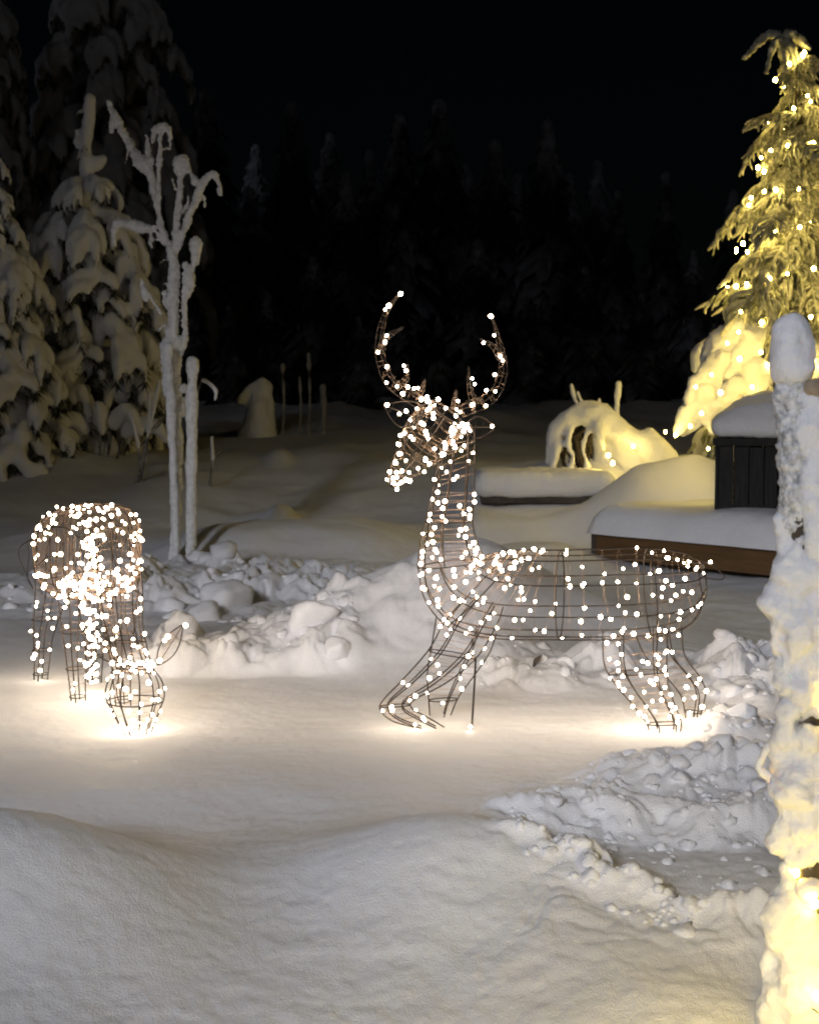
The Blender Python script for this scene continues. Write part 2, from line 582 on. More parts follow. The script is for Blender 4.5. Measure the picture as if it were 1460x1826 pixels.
def bulbs(points, meshes, parent, origin, name='light_bulb'):
    points = [tuple(p) for p in points]
    random.shuffle(points)
    if len(points) > 300:
        mb = MB()
        for p in points[300:]:
            r = random.choice((.0042, .005, .006))
            mb.add(ICO2[0] * r + np.array(Vector(p) - origin), ICO2[1])
        o = link('light_bulbs', mb.mesh('light_bulbs', meshes[0].materials[0]), parent)
        o['kind'] = 'stuff'
        points = points[:300]
    for p in points:
        link(name, meshes[int(rng.integers(len(meshes)))], parent, Vector(p) - origin, (rng.random() * 3, rng.random() * 3, 0))


# ------------------------------------------------------------------ wire deer
def box_trig(th, e):
    c, s_ = np.cos(th), np.sin(th)
    return np.sign(c) * np.abs(c) ** e, np.sign(s_) * np.abs(s_) ** e


class Loft:
    """cross sections (centre, half-axis a, half-axis b) smoothly joined"""

    def __init__(self, secs, e=1.0):
        self.e = e
        self.d = np.array([np.concatenate([tuple(c), tuple(a), tuple(b_)]) for c, a, b_ in secs])
        self.n = len(secs)
        self.tab = cr(self.d, 400)

    def at(self, s, th):
        """s in 0..1 , th radians (arrays)"""
        s = np.asarray(s, float)
        q = np.clip(s, 0, 1) * 399
        i = np.minimum(np.floor(q).astype(int), 398)
        f = (q - i)[..., None]
        r = self.tab[i] * (1 - f) + self.tab[i + 1] * f
        c, s_ = box_trig(th, self.e)
        return r[..., :3] + r[..., 3:6] * c[..., None] + r[..., 6:9] * s_[..., None]

    def wires(self, mb, angles, r, s0=0.0, s1=1.0, k=5, n=28):
        for a in angles:
            s = np.linspace(s0, s1, n)
            mb.tube(self.at(s, np.full(n, a)), r, k)

    def ring(self, mb, s, r, k=5, n=22):
        a = np.linspace(0, 2 * math.pi, n)
        mb.tube(self.at(np.full(n, s), a), r, k, cap=False)

    def helix(self, mb, turns, r, s0=0.0, s1=1.0, jit=0.25, per=13, ph=0.0):
        n = int(turns * per) + 2
        q = np.linspace(0, 1, n)
        s = s0 + (s1 - s0) * q + jit / turns * (s1 - s0) * vnoise(q * turns * 1.7 + ph, q * 0 + ph)
        th = ph + q * turns * 2 * math.pi + 0.25 * vnoise(q * turns * 2.3, q * 0 + 3 + ph)
        pts = self.at(s, th) * 1.0
        mb.tube(pts, r, 3, cap=False)
        return pts


def sec(front, back, Y, wid, dy=0.0):
    """side-view section between two surveyed points at depth Y, half width wid across"""
    p, q = P(front[0], front[1], Y), P(back[0], back[1], Y)
    return ((p + q) / 2 + Vector((0, dy, 0)), (q - p) / 2, Vector((0, wid, 0)))


def pick(pts, n, jit=0.004):
    """n bulbs strung along a winding"""
    k = len(pts)
    q = (np.arange(n) + 0.5 + 0.38 * (rng.random(n) * 2 - 1)) / n * (k - 1)
    i = np.clip(np.floor(q).astype(int), 0, k - 2)
    f = (q - i)[:, None]
    return pts[i] * (1 - f) + pts[i + 1] * f + rng.normal(size=(n, 3)) * jit


FR, CW = 0.0024, 0.0006
SHADE_N, SHADE_Z, SHADE_THIN, SHADE_DENSE = 32, 7.5, 85, 470  # unseen sun-blocking pines: count, crown base, thin and dense foliage
PI = math.pi
DY = 5.03


def build_buck():
    org = Vector((XP(970, DY), DY, 0))
    root = thing('buck_figure', 'standing lit wire buck with antlers, on the snow', 'light figure', org, 'lit wire deer')
    allb = []

    def part(name, mb, mat):
        me = mb.mesh(name, mat)
        me.transform(Matrix.Translation(-org))
        return link(name, me, root)

    # body
    body = Loft([sec((745, 1012), (866, 998), DY, .095), sec((758, 1070), (893, 984), DY, .12), sec((800, 1118), (925, 981), DY, .135),
                 sec((875, 1138), (960, 981), DY, .14), sec((995, 1141), (1000, 981), DY, .14), sec((1080, 1141), (1078, 979), DY, .14),
                 sec((1160, 1137), (1152, 978), DY, .14), sec((1228, 1115), (1216, 986), DY, .115), sec((1256, 1062), (1250, 1002), DY, .06)])
    fr, cw = MB(), MB()
    body.wires(fr, [0, PI, .62, -.62, 1.25, -1.25, 1.95, -1.95, 2.6, -2.6], FR, n=40)
    for s in (0.0, .24, .50, .755, .995):
        body.ring(fr, s, FR)
    pts = body.helix(cw, 21, CW, .01, .985, 0.5)
    fl = pick(pts, 220)
    allb.append(fl[rng.random(len(fl)) < .12 + .75 * np.clip(np.abs(fl[:, 1] - DY) / .14, 0, 1) ** 1.5][:140])
    pts = body.helix(cw, 11, CW, .02, .4, 0.9, ph=2)
    allb.append(pick(pts, 30))
    part('body_frame', fr, M_WIRE)
    # tail loop
    tl = MB()
    for dz in (-.012, .012):
        tl.tube(cr([P(1250, 1000, DY + dz), P(1275, 1012, DY + dz), P(1290, 1027, DY + dz), P(1283, 1034, DY + dz), P(1253, 1030, DY + dz)], 20), FR * .8, 5)
    part('tail', tl, M_WIRE)
    allb.append([tuple(P(1266, 1002, DY - .01)), tuple(P(1242, 1012, DY - .02)), tuple(P(1255, 1022, DY - .02))])
    # neck
    neck = Loft([sec((800, 772), (836, 752), DY, .035), sec((786, 806), (846, 780), DY, .056), sec((770, 880), (845, 875), DY, .062), sec((758, 930), (842, 930), DY, .07),
                 sec((748, 975), (852, 972), DY, .085), sec((745, 1012), (866, 998), DY, .095)])
    fr = MB()
    neck.wires(fr, [0, PI, .9, -.9, 1.8, -1.8, 2.5, -2.5], FR)
    for s in (.22, .6):
        neck.ring(fr, s, FR)
    pts = neck.helix(cw, 20, CW, 0, 1, .5)
    allb.append(pick(pts, 66))
    part('neck_frame', fr, M_WIRE)
    # head: axis from poll to nose, turned a little to the camera
    A0, A1 = P(796, 735, DY), P(698, 864, DY - .13)
    ax = (A1 - A0).normalized()
    sx = ax.cross(Vector((.25, -.75, .55))).normalized()
    up = sx.cross(ax).normalized()
    hs = []
    for tq, a, b_ in ((0, .035, .062), (.18, .068, .082), (.40, .078, .080), (.62, .062, .058), (.85, .040, .036), (1.0, .018, .018)):
        hs.append((A0 + (A1 - A0) * tq - up * .012 * math.sin(tq * PI), up * a, sx * b_))
    head = Loft(hs)
    fr = MB()
    head.wires(fr, [0, PI, .7, -.7, 1.45, -1.45, 2.3, -2.3], FR * .85)
    for s in (.0, .38, .985):
        head.ring(fr, s, FR * .85)
    for sgn in (-1, 1):      # eye loops
        c = head.at(np.array(.34), np.array(sgn * .95))
        th = np.linspace(0, 2 * PI, 16)
        fr.tube([Vector(c) + ax * .03 * math.cos(q) + (sx * -sgn * .4 + up * .9).normalized() * .017 * math.sin(q) for q in th], FR * .6, 4, False)
    pts = head.helix(cw, 13, CW, 0, 1, .9)
    allb.append(pick(pts, 46))
    pts = head.helix(cw, 5, CW, .0, .5, 1.4, ph=1)
    allb.append(pick(pts, 10))
    part('head_frame', fr, M_WIRE)

    # ears: leaf loops with a midrib
    def ear(base, tip, wv):
        e = MB()
        base, tip, wv = Vector(base), Vector(tip), Vector(wv)
        q = np.linspace(0, 1, 18)
        for sg in (-1, 1):
            e.tube([base + (tip - base) * k + wv * sg * math.sin(PI * k ** .8) for k in q], FR * .75, 5)
        e.tube([base + (tip - base) * k + Vector((0, .02, 0)) * math.sin(PI * k) for k in q], FR * .6, 5)
        for k in (.35, .6, .8):
            c = base + (tip - base) * k
            wd = wv * math.sin(PI * k ** .8)
            e.tube([c - wd, c + Vector((0, .015, 0)), c + wd], CW, 3)
        part('ear', e, M_WIRE)

    ear(P(760, 752, DY - .03), P(684, 722, DY - .05), P(0, 0, DY) - P(-14, 22, DY) + Vector((0, .02, 0)))
    ear(P(828, 762, DY + .05), P(884, 762, DY + .06), P(0, 0, DY) - P(0, 20, DY))
    allb.append([tuple(P(*q, DY - .05)) for q in ((690, 722), (712, 738), (724, 733))] + [tuple(P(*q, DY + .05)) for q in ((877, 760), (838, 768))])

    # antlers: tapering cages with tines
    def antler(chains):
        e = MB()
        for c in chains:
            pp = cr([P(x, y, DY + d) for x, y, d in c], 26)
            n = len(pp)
            main = c is chains[0]
            r0 = .022 if main else .012
            tan = np.gradient(pp, axis=0)
            tan /= np.linalg.norm(tan, axis=1, keepdims=True)
            u = np.cross(tan, [0, 1.0, 0.2])
            u /= np.linalg.norm(u, axis=1, keepdims=True)
            v = np.cross(tan, u)
            rr = (r0 * (1 - np.linspace(0, 1, n) ** 1.6) + .0015)[:, None]
            for a in (0.4, 2.5, 4.6):
                e.tube(pp + rr * (u * math.cos(a) + v * math.sin(a)), FR * .62, 4)
            q = np.linspace(0, 1, 9 * n)
            k = np.minimum((q * (n - 1)).astype(int), n - 1)
            a = q * (26 if main else 12)
            a = a * (PI * .8)
            cw.tube(pp[k] + rr[k] * 1.05 * (u[k] * np.cos(a)[:, None] + v[k] * np.sin(a)[:, None]), CW, 3, False)
        part('antler', e, M_WIRE)

    antler([[(768, 728, -.01), (735, 708, -.02), (700, 684, -.03), (684, 655, -.04), (676, 618, -.05), (682, 575, -.05), (696, 545, -.04), (714, 522, -.03)],
            [(678, 625, -.05), (690, 601, -.06), (720, 583, -.07)],
            [(706, 690, -.03), (724, 675, -.05), (727, 650, -.06)],
            [(742, 708, -.02), (752, 694, -.03), (758, 676, -.03)]])
    antler([[(820, 732, .04), (850, 722, .05), (880, 704, .06), (896, 668, .07), (895, 632, .08), (886, 595, .08), (874, 556, .08)],
            [(893, 638, .07), (880, 618, .06), (855, 604, .05)],
            [(848, 722, .05), (838, 695, .04), (835, 652, .04)],
            [(810, 735, .03), (811, 715, .03), (813, 694, .03)]])
    allb.append([tuple(P(x, y, DY - .05)) for x, y in (
        (714, 524), (693, 545), (687, 552), (689, 598), (687, 610), (674, 628), (690, 654), (720, 652), (724, 661), (689, 682), (708, 689), (718, 702), (727, 690),
        (738, 693), (745, 692), (751, 712), (761, 708))])
    allb.append([tuple(P(x, y, DY + .06)) for x, y in (
        (875, 564), (881, 598), (862, 611), (891, 635), (896, 643), (882, 668), (842, 675), (846, 685), (867, 696), (883, 698), (866, 724), (842, 722), (816, 715),
        (814, 730), (820, 735), (813, 741), (811, 755), (781, 712))])

    # legs
    def leg(secs, angs, rings, turns, nb, s1=1.0):
        L = Loft(secs)
        e = MB()
        L.wires(e, angs, FR, 0, 1, n=34)
        for s in rings:
            L.ring(e, s, FR * .9)
        pts = L.helix(cw, turns, CW, .02, s1, .4)
        if nb:
            allb.append(pick(pts, nb))
        part('leg', e, M_WIRE)

    y1, y2 = DY - .09, DY + .09
    leg([sec((835, 1062), (897, 1082), y1, .05), sec((795, 1105), (885, 1115), y1, .05), sec((765, 1158), (850, 1172), y1, .045),
         sec((718, 1212), (795, 1218), y1, .035), sec((682, 1250), (738, 1248), y1, .024), sec((679, 1268), (735, 1264), y1, .022),
         sec((700, 1286), (760, 1278), y1, .02), sec((738, 1297), (792, 1297), y1, .02)],
        [0, PI, 1.1, -1.1, 2.1, -2.1], (.29, .64), 14, 18, .9)
    leg([sec((778, 1100), (885, 1130), y2, .05), sec((770, 1150), (872, 1165), y2, .045), sec((762, 1200), (845, 1205), y2, .04),
         sec((764, 1245), (818, 1242), y2, .03), sec((766, 1276), (803, 1276), y2, .028)],
        [0, PI, 1.2, -1.2], (.78,), 10, 12, .8)
    leg([sec((1074, 1125), (1190, 1120), y1, .05), sec((1077, 1185), (1188, 1180), y1, .045), sec((1098, 1222), (1190, 1218), y1, .04),
         sec((1130, 1260), (1200, 1252), y1, .032), sec((1154, 1293), (1214, 1291), y1, .028), sec((1157, 1322), (1206, 1324), y1, .026)],
        [0, PI, .9, -.9, 2.0, -2.0], (.28, .79), 13, 44, .78)
    leg([sec((1130, 1125), (1214, 1118), y2, .05), sec((1150, 1170), (1220, 1168), y2, .045), sec((1185, 1205), (1245, 1205), y2, .035),
         sec((1212, 1238), (1257, 1232), y2, .03), sec((1220, 1268), (1250, 1270), y2, .027), sec((1222, 1300), (1240, 1303), y2, .025)],
        [0, PI, 1.2, -1.2], (.80,), 11, 16, .82)
    part('light_wire', cw, M_COPPER)
    # support stake pushed into the snow
    e = MB()
    e.tube([P(848, 1174, y1), P(845, 1230, y1), P(841, 1300, y1)], .0034, 6)
    part('support_rod', e, M_WIRE)
    allb.append([tuple(P(839, 1296, y1)), tuple(P(740, 1292, y1 - .01)), tuple(P(1226, 1284, y2)), tuple(P(1240, 1296, y2))])
    pts = np.concatenate([np.array(a, float).reshape(-1, 3) for a in allb])
    print('buck bulbs', len(pts))
    bulbs(pts, BULB, root, org)


def build_doe():
    org = Vector((XP(160, 5.6), 5.6, 0))
    root = thing('doe_figure', 'grazing lit wire deer without antlers, head lowered to the snow', 'light figure', org, 'lit wire deer')
    allb = []
    cw = MB()

    def part(name, mb, mat):
        me = mb.mesh(name, mat)
        me.transform(Matrix.Translation(-org))
        return link(name, me, root)

    fw = Vector((.36, -.93, 0)).normalized()      # the way the body faces
    sd = Vector((.93, .36, 0)).normalized()
    up = Vector((0, 0, 1))

    def cs(px, py, Y, hh, hw, tilt=0.0):
        return (P(px, py, Y), up * hh * math.cos(tilt) + fw * hh * math.sin(tilt), sd * hw)

    body = Loft([cs(118, 975, 6.06, .07, .07), cs(118, 980, 6.0, .13, .12), cs(130, 985, 5.84, .155, .142), cs(148, 986, 5.62, .170, .148),
                 cs(168, 984, 5.44, .172, .142, .12), cs(184, 984, 5.33, .165, .130, .25), cs(194, 990, 5.25, .13, .105, .4), cs(200, 1000, 5.22, .06, .045, .5)], .62)
    fr = MB()
    body.wires(fr, [0, PI, .6, -.6, 1.2, -1.2, 1.9, -1.9, 2.55, -2.55], FR)
    for s in (.16, .36, .54, .70):
        body.ring(fr, s, FR)
    part('body_frame', fr, M_WIRE)
    pts = body.helix(cw, 38, CW, .01, .97, .5)
    allb.append(pick(pts, 160))
    # the thick bunch of spare cable and bulbs gathered inside the belly
    cl = Loft([(P(x_, y_, Y_), Vector((w_, 0, 0)), Vector((0, w_, 0))) for x_, y_, Y_, w_ in
               ((156, 925, 5.36, .014), (164, 985, 5.27, .016), (170, 1030, 5.24, .03), (158, 1060, 5.26, .03), (164, 1110, 5.38, .016), (166, 1160, 5.5, .014), (168, 1218, 5.62, .012))])
    pts = cl.helix(cw, 24, CW, 0, 1, .6)
    allb.append(pick(pts, 105, .006))
    allb.append([tuple(P(215 + rng.normal() * 9, 1025 + rng.normal() * 9, 5.16 + rng.normal() * .02)) for _ in range(11)])
    allb.append([tuple(P(125 + rng.normal() * 12, 1045 + rng.normal() * 9, 5.28 + rng.normal() * .03)) for _ in range(9)])
    # tail
    tl = MB()
    for k in (-1, 1):
        a = P(75, 960, 6.02)
        tl.tube(cr([a, P(50, 965, 6.06), P(43, 985, 6.08) + sd * .02 * k, P(50, 1030, 6.06), P(60, 1050, 6.02)], 18), FR * .8, 5)
    part('tail', tl, M_WIRE)
    # neck bends down to the snow
    nx = Vector((1, 0, 0))

    def ns(px, py, Y, hw, hd, tl_):
        return (P(px, py, Y), nx * hw, Vector((0, -math.cos(tl_), math.sin(tl_))) * hd)

    neck = Loft([ns(204, 975, 5.32, .085, .13, .9), ns(213, 1050, 5.24, .078, .10, .5), ns(218, 1110, 5.15, .068, .075, .3), ns(230, 1165, 5.06, .064, .062, .2),
                 ns(240, 1200, 5.0, .066, .06, .3)])
    fr = MB()
    neck.wires(fr, [0, PI, .8, -.8, 1.57, -1.57, 2.35, -2.35], FR)
    for s in (.3, .65, .98):
        neck.ring(fr, s, FR)
    part('neck_frame', fr, M_WIRE)
    pts = neck.helix(cw, 26, CW, 0, 1, .5)
    allb.append(pick(pts, 46))
    # head hanging down
    head = Loft([ns(240, 1186, 5.0, .045, .05, .2), ns(241, 1210, 4.98, .082, .075, .1), ns(241, 1240, 4.96, .094, .085, 0), ns(242, 1268, 4.95, .075, .07, -.1),
                 ns(244, 1292, 4.95, .056, .055, -.1), ns(246, 1309, 4.95, .040, .042, -.1)])
    fr = MB()
    head.wires(fr, [0, PI, .75, -.75, 1.25, 1.9, -1.57, 2.4, -2.4], FR)
    for s in (.02, .47, .99):
        head.ring(fr, s, FR)
    part('head_frame', fr, M_WIRE)
    pts = head.helix(cw, 8, CW, .05, .98, .8)
    allb.append(pick(pts, 38))
    allb.append([tuple(P(215 + 6.5 * k, 1184 + 3 * math.sin(k * 2), 4.93)) for k in range(9)])

    def ear(base, tip, wv):
        e = MB()
        base, tip, wv = Vector(base), Vector(tip), Vector(wv)
        q = np.linspace(0, 1, 18)
        for sg in (-1, 1):
            e.tube([base + (tip - base) * k + wv * sg * math.sin(PI * k ** .85) for k in q], FR * .9, 5)
        e.tube([base + (tip - base) * k + Vector((0, .02, 0)) * math.sin(PI * k) for k in q], FR * .6, 5)
        qq = np.linspace(.08, .95, 70)
        cw.tube([base + (tip - base) * k + wv * math.sin(PI * k ** .85) * math.sin(i * 1.9) for i, k in enumerate(qq)], CW * .8, 3, False)
        part('ear', e, M_WIRE)

    u = P(0, 0, 5.0)
    ear(P(213, 1184, 4.98), P(149, 1119, 4.98), P(-12, 12, 5.0) - u)
    ear(P(281, 1186, 4.98), P(327, 1113, 4.98), P(13, 9, 5.0) - u)
    allb.append([tuple(P(x, y, 4.96)) for x, y in ((331, 1115), (300, 1135), (294, 1142), (285, 1178), (175, 1133), (188, 1160))])

    def leg(px0, px1, pxb, y0, yb, Y0, Yb, turns, nb):
        def s_(px, py, Y, hw):
            return (P(px, py, Y), nx * hw, Vector((0, hw * 1.25, 0)))
        L = Loft([s_(px0 + 4, y0 - 95, Y0, .04), s_(px0, y0 - 50, Y0, .078), s_(px0, y0, Y0, .072), s_((px0 + px1) / 2, y0 + (yb - y0) * .28, Y0, .056), s_(px1, y0 + (yb - y0) * .55, (Y0 + Yb) / 2, .038),
                  s_((px1 + pxb) / 2, y0 + (yb - y0) * .8, Yb, .030), s_(pxb, yb, Yb, .026)])
        e = MB()
        L.wires(e, [.3, 1.6, 2.84, 4.71], FR)
        for s in (.55, .75, .93):
            L.ring(e, s, FR * .8)
        part('leg', e, M_WIRE)
        allb.append(pick(L.helix(cw, turns, CW, .22, .88, .5), nb))

    leg(93, 76, 72, 1040, 1216, 5.93, 5.87, 14, 22)
    leg(134, 134, 140, 1050, 1259, 5.47, 5.45, 14, 18)
    leg(168, 168, 168, 1060, 1222, 5.82, 5.80, 10, 10)
    leg(208, 214, 220, 1050, 1268, 5.38, 5.36, 12, 8)
    part('light_wire', cw, M_COPPER)
    pts = np.concatenate([np.array(a, float).reshape(-1, 3) for a in allb])
    print('doe bulbs', len(pts))
    # a few bulbs lying on the snow at the hind hoof
    bulbs(pts, BULBD, root, org)
    return root


# ------------------------------------------------------------------ snow-laden spruces on the left
def laden_variants(n):
    out = []
    for k in range(n):
        r = random.Random(50 + k)
        axis = [(0, 0, 0), (.30, 0, .02), (.62, r.uniform(-.05, .05), -.10), (.86, r.uniform(-.08, .08), -.34), (.98, r.uniform(-.1, .1), -.62)]
        pts = cr(axis, 20)
        shapes = [[(*p, .075 + .06 * math.sin(PI * min(1, i / 15))) for i, p in enumerate(pts[2:])]]
        shapes[0][-1] = (*pts[-1], .05)
        fing = []
        for j in range(6):
            i = int(r.uniform(6, 18))
            b_ = pts[i]
            sgn = 1 if j % 2 else -1
            sp = r.uniform(.10, .30)
            ln = r.uniform(.25, .5)
            f = [tuple(b_), (b_[0] + .06, b_[1] + sgn * sp * .7, b_[2] - .08), (b_[0] + .09, b_[1] + sgn * sp, b_[2] - ln * .6), (b_[0] + .08, b_[1] + sgn * sp * 1.02, b_[2] - ln)]
            fing.append(f)
            r0 = r.uniform(.07, .105)
            shapes.append([(*f[0], r0), (*f[1], r0), (*f[2], r0 * .8), (*f[3], r0 * .5)])
        snow = blob('snow_load', shapes, M_SNOW, .034, .05, 5.0, 3)
        mb = MB()
        for ch in [axis] + fing:
            c = cr(ch, 16)
            for i in range(3, 16):
                for _ in range(5):
                    d = np.array([r.uniform(-.5, .7), r.uniform(-.8, .8), -r.uniform(.5, 1.0)])
                    d /= np.linalg.norm(d)
                    L = r.uniform(.09, .2)
                    wv = np.cross(d, [r.uniform(-1, 1), r.uniform(-1, 1), .3])
                    wv /= np.linalg.norm(wv)
                    p = c[i] + np.array([0, 0, -.03])
                    mb.add([p - wv * .012, p + wv * .012, p + d * L], [(0, 1, 2)])
        mb.tube(cr(axis, 10), np.linspace(.03, .01, 10), 5)
        out.append((mb.mesh('bough', M_NEEDLE, False), snow))
    return out


LADEN = laden_variants(6)


def laden_spruce(px, Y, top_z, prof, label, group, nlev, leader=None, seed=1, snow_override=None, zmin=None):
    """prof: list of (height fraction, radius)"""
    r = random.Random(seed)
    x = XP(px, Y)
    z0 = hz(x, Y) - .05
    root = thing('spruce_tree', label, 'tree', (x, Y, z0), group)
    Ht = top_z - z0
    mb = MB()
    mb.tube([(0.02 * math.sin(k), 0, Ht * k / 8) for k in range(9)], np.linspace(.05 * Ht / 3.2, .012, 9), 7)
    link('trunk', mb.mesh('trunk', M_BARK), root)
    hf = [p[0] for p in prof]
    rf = [p[1] for p in prof]
    a0 = 0
    for lv in range(nlev):
        f = (lv + .5) / nlev * .93 + .06
        R = float(np.interp(f, hf, rf))
        nb = 7 if R > .3 else 5
        a0 += .7
        for k in range(nb):
            a = a0 + k * 2 * PI / nb + r.uniform(-.25, .25)
            L = R * r.uniform(.85, 1.12)
            bm, sm = LADEN[r.randrange(len(LADEN))]
            lz = r.uniform(.95, 1.3)
            b_ = link('bough', bm, root, (0, 0, f * Ht + r.uniform(-.05, .05)), (r.uniform(-.1, .1), r.uniform(-.1, .12), a), (L, L * r.uniform(.85, 1.1), L * lz))
            s_ = link('snow_load', sm, b_, (0, 0, .015))
            if snow_override:
                s_.data = snow_override[LADEN.index((bm, sm))]
    if leader:
        sh = [[(dx, dy, dz, rr) for dx, dy, dz, rr in ch] for ch in leader]
        link('snow_leader', blob('snow_leader', sh, M_SNOW, .022, .03, 8, 2), root)
    return root


def spruces():
    # tree behind the sapling
    x, Y = XP(160, 14), 14.0
    z0 = hz(x, Y) - .05
    tz = P(160, 165, Y).z
    h = tz - z0

    def q(px, py, r):
        p = P(px, py, Y)
        return (p.x - x, 0, p.z - z0, r)
    lead = [[q(160, 175, .05), q(158, 215, .06), q(155, 260, .055), q(154, 300, .06), q(155, 340, .08)], [q(156, 285, .05), q(172, 292, .06), q(184, 284, .05)], [q(150, 262, .045), q(138, 252, .035), q(136, 232, .025)], [q(158, 318, .05), q(172, 326, .05)],
            [q(155, 340, .1), q(140, 372, .12), q(165, 380, .12)]]
    laden_spruce(160, Y, tz, [(0, .60), (.35, .66), (.55, .60), (.70, .48), (.76, .30), (.80, .10), (1, .04)],
                 'snow-laden spruce with a tall bare snowy leader, behind the staked sapling', 'heavily snow-laden spruces', 10, lead, 3)
    # tree on the left edge
    laden_spruce(-18, 13.0, P(0, 215, 13).z, [(0, .62), (.3, .60), (.6, .46), (.85, .24), (1, .05)],
                 'snow-laden spruce cut by the left edge of the photo, above the grazing deer', 'heavily snow-laden spruces', 12, None, 5)
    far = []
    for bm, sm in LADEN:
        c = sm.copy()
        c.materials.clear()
        c.materials.append(M_SNOWDIM)
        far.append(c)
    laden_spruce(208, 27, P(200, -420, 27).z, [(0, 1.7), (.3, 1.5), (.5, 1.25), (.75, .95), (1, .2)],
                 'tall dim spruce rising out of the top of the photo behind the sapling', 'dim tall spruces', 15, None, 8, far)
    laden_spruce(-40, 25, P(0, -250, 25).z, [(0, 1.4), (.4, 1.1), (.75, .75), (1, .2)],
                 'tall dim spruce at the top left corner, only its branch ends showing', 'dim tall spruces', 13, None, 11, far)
    # low bowed shrub under the spruces
    x, Y = XP(175, 13.4), 13.4
    z0 = hz(x, Y)
    root = thing('snowy_shrub', 'low bowed shrub loaded with snow, under the spruces', 'shrub', (x, Y, z0 - .03))
    for k, (dx, ln, lean) in enumerate(((-.05, .34, -.25), (.02, .42, .05), (.08, .40, .3), (-.12, .25, -.35), (.16, .30, .45))):
        mb = MB()
        c = cr([(dx, 0, 0), (dx + lean * .25, -.05, ln * .8), (dx + lean * .7, -.1, ln), (dx + lean, -.14, ln * .55)], 14)
        mb.tube(c, np.linspace(.014, .008, 14), 5)
        br = link('branch', mb.mesh('branch', M_STICK), root)
        link('snow_load', blob('shrub_snow', [[(*p, .035 + .035 * math.sin(PI * i / 13)) for i, p in enumerate(c) if i > 3]], M_SNOW, .02, .03, 8), br)


